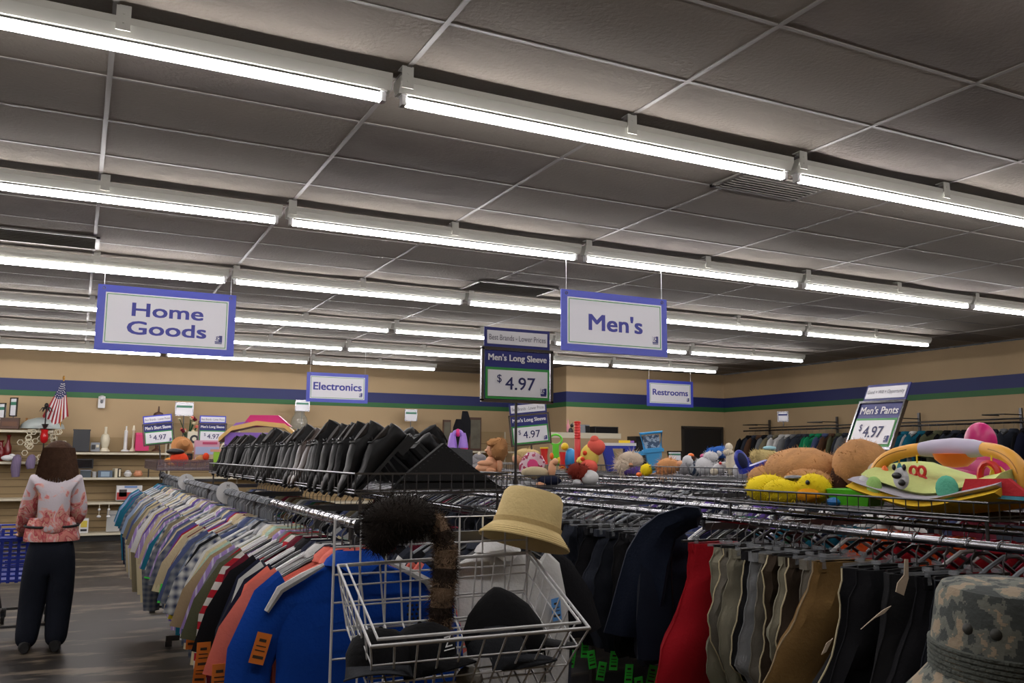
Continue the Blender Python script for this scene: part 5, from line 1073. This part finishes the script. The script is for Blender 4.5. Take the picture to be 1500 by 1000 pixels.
cap('black cap with a small white emblem and long bill in the basket', (.845, 2.20, .975), (math.radians(-12), 0, .5), CB, logo_='Z')
cap('black cap with grey bill piping at the near basket corner', (.725, 2.20, .97), (math.radians(-14), 0, -.3), CB, trim=CG)
cap('charcoal cap lying under the black wool cap', (1.05, 2.18, .975), (math.radians(-5), .1, .9), CG, h=.10)
t = thing('beanie', 'tall pointed black cap slumped on the charcoal cap', 'hat', (1.075, 2.19, .985), (0, math.radians(4), -.2)); t.scale = (1.3, 1.1, 1.12)
MB().loft([[(cx+w_*math.cos(a), d*math.sin(a), z) for a in [2*PI*j/18 for j in range(18)]] for z, cx, w_, d in ((0, 0, .085, .07), (.03, -.005, .090, .075), (.07, -.008, .078, .07), (.105, -.012, .055, .05), (.13, -.02, .028, .03), (.142, -.028, .008, .008))]).build('crown', CB, t)
MB().loft([[(.06+x, w_*math.cos(a)*.9, .02-.12*x+.008*math.sin(a)) for a in [2*PI*j/12 for j in range(12)]] for x, w_ in ((0, .06), (.05, .05), (.09, .025), (.10, .005))]).build('brim', CB, t)
tag(MB().ball((0, 0, 0), (.035, .04, .03), 12, 8, noise=.1).build('knit_scrap', cloth('greywool', (120, 116, 108)), None, (.955, 2.16, .925)), 'small grey wool scrap at the bottom of the basket', 'cloth')
# camouflage hat in front
def camo():
    m = cloth('camo', (120, 118, 108), rough=.95); nt = m.node_tree; N = nt.nodes; L = nt.links; b = N['Principled BSDF']
    tc = N.new('ShaderNodeTexCoord'); sn = N.new('ShaderNodeVectorMath'); sn.operation = 'SNAP'; sn.inputs[1].default_value = (.0025, .0025, .0025); L.new(tc.outputs['Object'], sn.inputs[0])
    n = N.new('ShaderNodeTexNoise'); n.inputs['Scale'].default_value = 27; n.inputs['Detail'].default_value = 3; L.new(sn.outputs[0], n.inputs['Vector'])
    cr = N.new('ShaderNodeValToRGB'); cr.color_ramp.interpolation = 'CONSTANT'; e = cr.color_ramp.elements
    e[0].position = 0; e[0].color = lin((70, 74, 72)); e[1].position = .47; e[1].color = lin((106, 108, 100)); x = e.new(.56); x.color = lin((146, 132, 112))
    L.new(n.outputs[0], cr.inputs[0]); L.new(cr.outputs[0], b.inputs['Base Color']); return m
CAMO = camo(); CAMOB = cloth('camo_band', (84, 88, 82), bump=.6, bscale=160)
hx = CAMP+(ROT @ _ray(1482, 925))/F*1.42
t = thing('camouflage_hat', 'grey digital camouflage bucket hat in the near corner', 'hat', (hx.x, hx.y, hx.z-.035), (.05, -.04, .3))
MB().lathe([(0, .112), (.07, .113), (.095, .106), (.103, .09), (.108, .05), (.112, .01), (.113, -.035)], n=36, sy=1.1).build('crown', CAMO, t)
for q, z in enumerate((.012, .004, -.004, -.012, -.02, -.028)): MB().lathe([(.1135, z-.0035), (.1165, z-.002), (.1165, z+.002), (.1130, z+.0035)], n=36, sy=1.1).build('band_fold', CAMOB, t)
MB().lathe([(.113, -.03), (.135, -.06), (.155, -.085), (.153, -.089), (.13, -.063), (.110, -.034)], n=36, sy=1.1).build('brim', CAMO, t)
for a in (2.85, 3.22):
    c = Vector((.100*math.cos(a), .100*1.1*math.sin(a), .05)); MB().ball(c, (.012, .012, .012), 12, 8).build('eyelet', mat('eyelet_dark', (58, 58, 54), rough=.6, metal=.4), t)
t2 = thing('bucket_hat', 'tan hat showing under the camouflage hat', 'hat', (hx.x+.10, hx.y-.06, hx.z-.175)); MB().lathe([(0, .09), (.07, .09), (.095, .07), (.105, .0), (.15, -.03), (.148, -.034), (.1, -.005)], n=28).build('crown', TANH, t2); MB().lathe([(.1, .012), (.107, .012), (.108, .0)], n=28).build('hat_band', cloth('tan_band', (190, 166, 114)), t2)
t3 = thing('hat_stand', 'slim chrome hat stand holding the two near hats', 'stand', (hx.x+.08, hx.y-.04, 0)); zz = hx.z-.21
MB().tube([(0, 0, .02), (0, 0, zz)], .012, 8).build('pole', CHROME, t3); MB().lathe([(.16, 0), (.16, .015), (.02, .03)], n=20).build('base', CHROME, t3); MB().lathe([(.01, zz-.01), (.09, zz), (.09, zz+.004), (0, zz+.004)], n=20).build('top_plate', CHROME, t3)

# ---------------------------------------------------------------- woman and trolley
def floral():
    m = cloth('blouse', (190, 180, 184)); nt = m.node_tree; N = nt.nodes; L = nt.links; b = N['Principled BSDF']
    tc = N.new('ShaderNodeTexCoord'); n = N.new('ShaderNodeTexNoise'); n.inputs['Scale'].default_value = 9; n.inputs['Detail'].default_value = 5; n.inputs['Distortion'].default_value = 1.2; L.new(tc.outputs['Object'], n.inputs['Vector'])
    sx = N.new('ShaderNodeSeparateXYZ'); L.new(tc.outputs['Object'], sx.inputs[0])
    g = N.new('ShaderNodeMapRange'); g.inputs[1].default_value = 1.28; g.inputs[2].default_value = 1.0; g.inputs[3].default_value = -.17; g.inputs[4].default_value = .10; L.new(sx.outputs['Z'], g.inputs[0])
    a = N.new('ShaderNodeMath'); a.operation = 'ADD'; L.new(n.outputs[0], a.inputs[0]); L.new(g.outputs[0], a.inputs[1])
    cr = N.new('ShaderNodeValToRGB'); e = cr.color_ramp.elements; e[0].position = .46; e[0].color = lin((186, 178, 184)); e[1].position = .50; e[1].color = lin((206, 160, 150))
    for p_, c_ in ((.54, (196, 104, 110)), (.58, (196, 160, 140)), (.62, (160, 60, 72)), (.70, (190, 120, 110))): x = e.new(p_); x.color = lin(c_)
    L.new(a.outputs[0], cr.inputs[0]); L.new(cr.outputs[0], b.inputs['Base Color']); return m
YP = 7.75
def J(u, v, dy=0.0): return P(u, v, y=YP+dy)
wm = thing('person', 'woman seen from behind in a floral white blouse and dark trousers', 'person', (0, 0, 0)); SK = mat('skin', (186, 136, 108), rough=.55)
nodes = {'pelvis': J(72, 818), 'waist': J(78, 770), 'chest': J(80, 722), 'neckb': J(84, 695), 'head': J(85, 678, .03), 'top': J(85, 658, .05),
         'ls': J(56, 706), 'le': J(40, 752, .08), 'lw': J(30, 783, .32), 'rs': J(108, 706), 're': J(117, 752, .05), 'rw': J(84, 785, .33),
         'lh': J(56, 826), 'lk': J(46, 888, .05), 'la': J(36, 944), 'rh': J(90, 826), 'rk': J(86, 888, .03), 'ra': J(80, 950, -.02)}
nm = list(nodes); ix = {n: i for i, n in enumerate(nm)}
nodes['la'].z = .09; nodes['ra'].z = .09
lf = nodes['la']+Vector((-.02, .17, -.04)); rf = nodes['ra']+Vector((.02, .17, -.04))
V = [nodes[n] for n in nm]+[lf, rf]; ix['lf'] = len(nm); ix['rf'] = len(nm)+1
E_ = [('pelvis', 'waist'), ('waist', 'chest'), ('chest', 'neckb'), ('neckb', 'head'), ('head', 'top'), ('chest', 'ls'), ('ls', 'le'), ('le', 'lw'), ('chest', 'rs'), ('rs', 're'), ('re', 'rw'), ('pelvis', 'lh'), ('lh', 'lk'), ('lk', 'la'), ('la', 'lf'), ('pelvis', 'rh'), ('rh', 'rk'), ('rk', 'ra'), ('ra', 'rf')]
R_ = {'pelvis': (.15, .11), 'waist': (.125, .09), 'chest': (.14, .10), 'neckb': .06, 'head': .085, 'top': .07, 'ls': .06, 'rs': .06, 'le': .042, 're': .042, 'lw': .028, 'rw': .028, 'lh': .085, 'rh': .085, 'lk': .058, 'rk': .058, 'la': .038, 'ra': .038, 'lf': .03, 'rf': .03}
bone('body', V, [(ix[a], ix[b_]) for a, b_ in E_], [R_[n] for n in nm]+[.03, .03], SK, wm)
def sub(names, edges, rad, m, name, extra=()):
    vv = [nodes[n] for n in names]+list(extra); idx = {n: i for i, n in enumerate(names)}
    return bone(name, vv, [(idx[a] if isinstance(a, str) else a, idx[b_] if isinstance(b_, str) else b_) for a, b_ in edges], rad, m, wm)
BL = floral()
nodes['hem'] = J(76, 784); nodes['lwm'] = nodes['le'].lerp(nodes['lw'], .8); nodes['rwm'] = nodes['re'].lerp(nodes['rw'], .8); nodes['upper'] = J(82, 702)
sub(['hem', 'waist', 'chest', 'upper', 'ls', 'le', 'lwm', 'rs', 're', 'rwm'], [('hem', 'waist'), ('waist', 'chest'), ('chest', 'upper'), ('upper', 'ls'), ('ls', 'le'), ('le', 'lwm'), ('upper', 'rs'), ('rs', 're'), ('re', 'rwm')],
    [(.20, .14), (.175, .12), (.185, .13), (.12, .09), .088, .07, .055, .088, .07, .055], BL, 'blouse')
hl = MB(); secs = []
for v_, rx, ry in ((757, .150, .10), (765, .165, .120), (772, .180, .135), (786, .196, .155), (791, .194, .153), (770, .15, .10)):
    c = J(76, v_); secs.append([(c.x+rx*(1+.02*math.sin(6*a))*math.cos(a), c.y+ry*math.sin(a), c.z) for a in [2*PI*j/28 for j in range(28)]])
hl.loft(secs, caps=False).build('blouse_hem', BL, wm)
bl = MB(); c = J(76, 769); bl.tube([(c.x+.186*math.cos(a), c.y+.142*math.sin(a), c.z+.006*math.sin(a)) for a in [i*PI/14 for i in range(28)]], .009, 6, closed=True); bl.build('belt', DARK, wm)
TRS = cloth('navytrousers', (20, 24, 34)); nodes['lam'] = nodes['la']+Vector((0, 0, -.07)); nodes['ram'] = nodes['ra']+Vector((0, 0, -.07)); nodes['top_w'] = J(76, 766)
sub(['top_w', 'pelvis', 'lh', 'lk', 'lam', 'rh', 'rk', 'ram'], [('top_w', 'pelvis'), ('pelvis', 'lh'), ('lh', 'lk'), ('lk', 'lam'), ('pelvis', 'rh'), ('rh', 'rk'), ('rk', 'ram')], [(.155, .12), (.18, .145), .125, .098, .082, .125, .098, .082], TRS, 'trousers')
for n in ('la', 'ra'):
    a = nodes[n]; MB().loft([[(a.x+w_*math.cos(q), a.y+y_+.0, .005+h*(.5+.5*math.sin(q))) for q in [2*PI*j/12 for j in range(12)]] for y_, w_, h in ((-.07, .03, .08), (-.05, .042, .09), (.02, .042, .10), (.10, .05, .07), (.17, .045, .05), (.20, .02, .035))]).build('shoe', DARK, wm)
h = nodes['head']; top = nodes['top']; HR = mat('hair_brown', (64, 44, 32), rough=.85, spec=.15, var=.3, vscale=30, bump=.6, bscale=80)
hb = MB(); secs = []
for (dz, w_, d, cy) in ((.178, .005, .005, .01), (.172, .035, .035, .01), (.155, .068, .068, .01), (.12, .10, .10, .01), (.07, .122, .115, 0), (0, .132, .118, -.01), (-.06, .145, .115, -.02), (-.10, .14, .10, -.03), (-.125, .10, .07, -.04)):
    secs.append([(h.x+w_*math.cos(a)*(1+.03*math.sin(7*a)), h.y+cy+d*math.sin(a)*(.55 if math.sin(a) > 0 and dz < .1 else 1), h.z+dz-.02*math.sin(5*a)*(dz < -.05)) for a in [2*PI*j/24 for j in range(24)]])
hb.loft(secs[::-1]); ho = hb.build('hair', HR, wm)
st = MB(); rr = random.Random(4)
for q in range(420):
    a = rr.uniform(PI*.9, 2.1*PI); w0 = .13; st.tube([(h.x+.11*math.cos(a), h.y+.11*math.sin(a)-.01, h.z+.12), (h.x+.136*math.cos(a), h.y+.122*math.sin(a)-.015, h.z+.0), (h.x+rr.uniform(.13, .155)*math.cos(a), h.y+.118*math.sin(a)-.03, h.z-rr.uniform(.10, .16))], .0028, 3)
st.build('hair_strands', HR, wm)['kind'] = 'stuff'
fc = MB(); f0 = h+Vector((0, .105, .02)); fc.ball((f0.x, f0.y, f0.z), (.065, .03, .09), 14, 10).ball((f0.x, f0.y+.035, f0.z-.005), (.012, .018, .02), 8, 6); fc.build('face', SK, wm)
for s in (-1, 1): MB().ball((f0.x+s*.03, f0.y+.026, f0.z+.02), (.012, .008, .008), 8, 6).build('eye', DARK, wm); MB().ball((h.x+s*.10, h.y+.04, h.z+.02), (.012, .02, .03), 8, 6).build('ear', SK, wm)
MB().ball((f0.x, f0.y+.027, f0.z-.045), (.022, .006, .006), 8, 6).build('mouth', mat('lip', (150, 80, 74)), wm)
for n, s in (('lw', 1), ('rw', -1)):
    a = nodes[n]; hd = MB().ball((a.x, a.y+.05, a.z-.005), (.036, .045, .016), 12, 8)
    for i in range(4): x = a.x+(i-1.5)*.018; L_ = (.036, .042, .039, .030)[i]; hd.tube([(x, a.y+.08, a.z), (x, a.y+.08+L_, a.z-.002), (x, a.y+.09+L_, a.z-.025), (x, a.y+.075+L_*.7, a.z-.04)], [.0095, .009, .008, .006], 6)
    hd.tube([(a.x+s*.03, a.y+.03, a.z-.005), (a.x+s*.05, a.y+.06, a.z-.015), (a.x+s*.045, a.y+.09, a.z-.03)], [.011, .010, .007], 6); hd.build('hand', SK, wm)
# shopping trolley
ct = thing('shopping_trolley', 'blue plastic shopping trolley pushed by the woman', 'trolley', (-.30, 8.1, 0)); BP = plastic('trolley_blue', (24, 44, 140), rough=.4)
hz = nodes['lw'].z-.03
MB().tube([(-.27, .02, hz), (.25, .02, hz)], .014, 8).build('handle', BP, ct)
for zi in range(11):
    z = .48+zi*.035; k0 = zi/10; MB().tube([(-.22-.05*k0, .12, z), (.22+.03*k0, .12, z), (.20+.03*k0, .95, z+.03), (-.20-.05*k0, .95, z+.03)], .008, 5, closed=True).build('basket_slat', BP, ct)
b = MB()
for i in range(9):
    x = -.24+.06*i; b.box((x, .12, .67), (.025, .01, .42))
for i in range(12):
    y_ = .14+.07*i; b.box((-.25, y_, .67), (.01, .03, .40)).box((.235, y_, .67), (.01, .03, .40))
b.box((0, .53, .475), (.44, .84, .012)).build('basket_panel', BP, ct, smooth=False)
MB().tube([(-.25, .02, hz), (-.25, .10, .80), (-.23, .16, .44), (-.24, .9, .36), (-.2, 1.0, .12)], .011, 6).tube([(.23, .02, hz), (.23, .10, .80), (.21, .16, .44), (.22, .9, .36), (.18, 1.0, .12)], .011, 6).build('side_frame', DULLCHROME, ct)
MB().tube([(-.24, .06, .13), (.22, .06, .13), (.18, .98, .13), (-.2, .98, .13)], .012, 6, closed=True).build('lower_frame', DULLCHROME, ct)
for s in (-1, 1): MB().tube([(s*.23, .1, .8), (s*.22, .08, .13)], .012, 6).build('upright', DULLCHROME, ct)
for (x, y_) in ((-.22, .06), (.20, .06), (-.18, .96), (.16, .96)):
    wt = MB().tube([(x-.014, y_, .058), (x+.014, y_, .058)], .056, 16).build('wheel', BLACKP, ct); MB().box((x, y_, .10), (.045, .02, .07)).build('wheel_fork', DULLCHROME, wt)
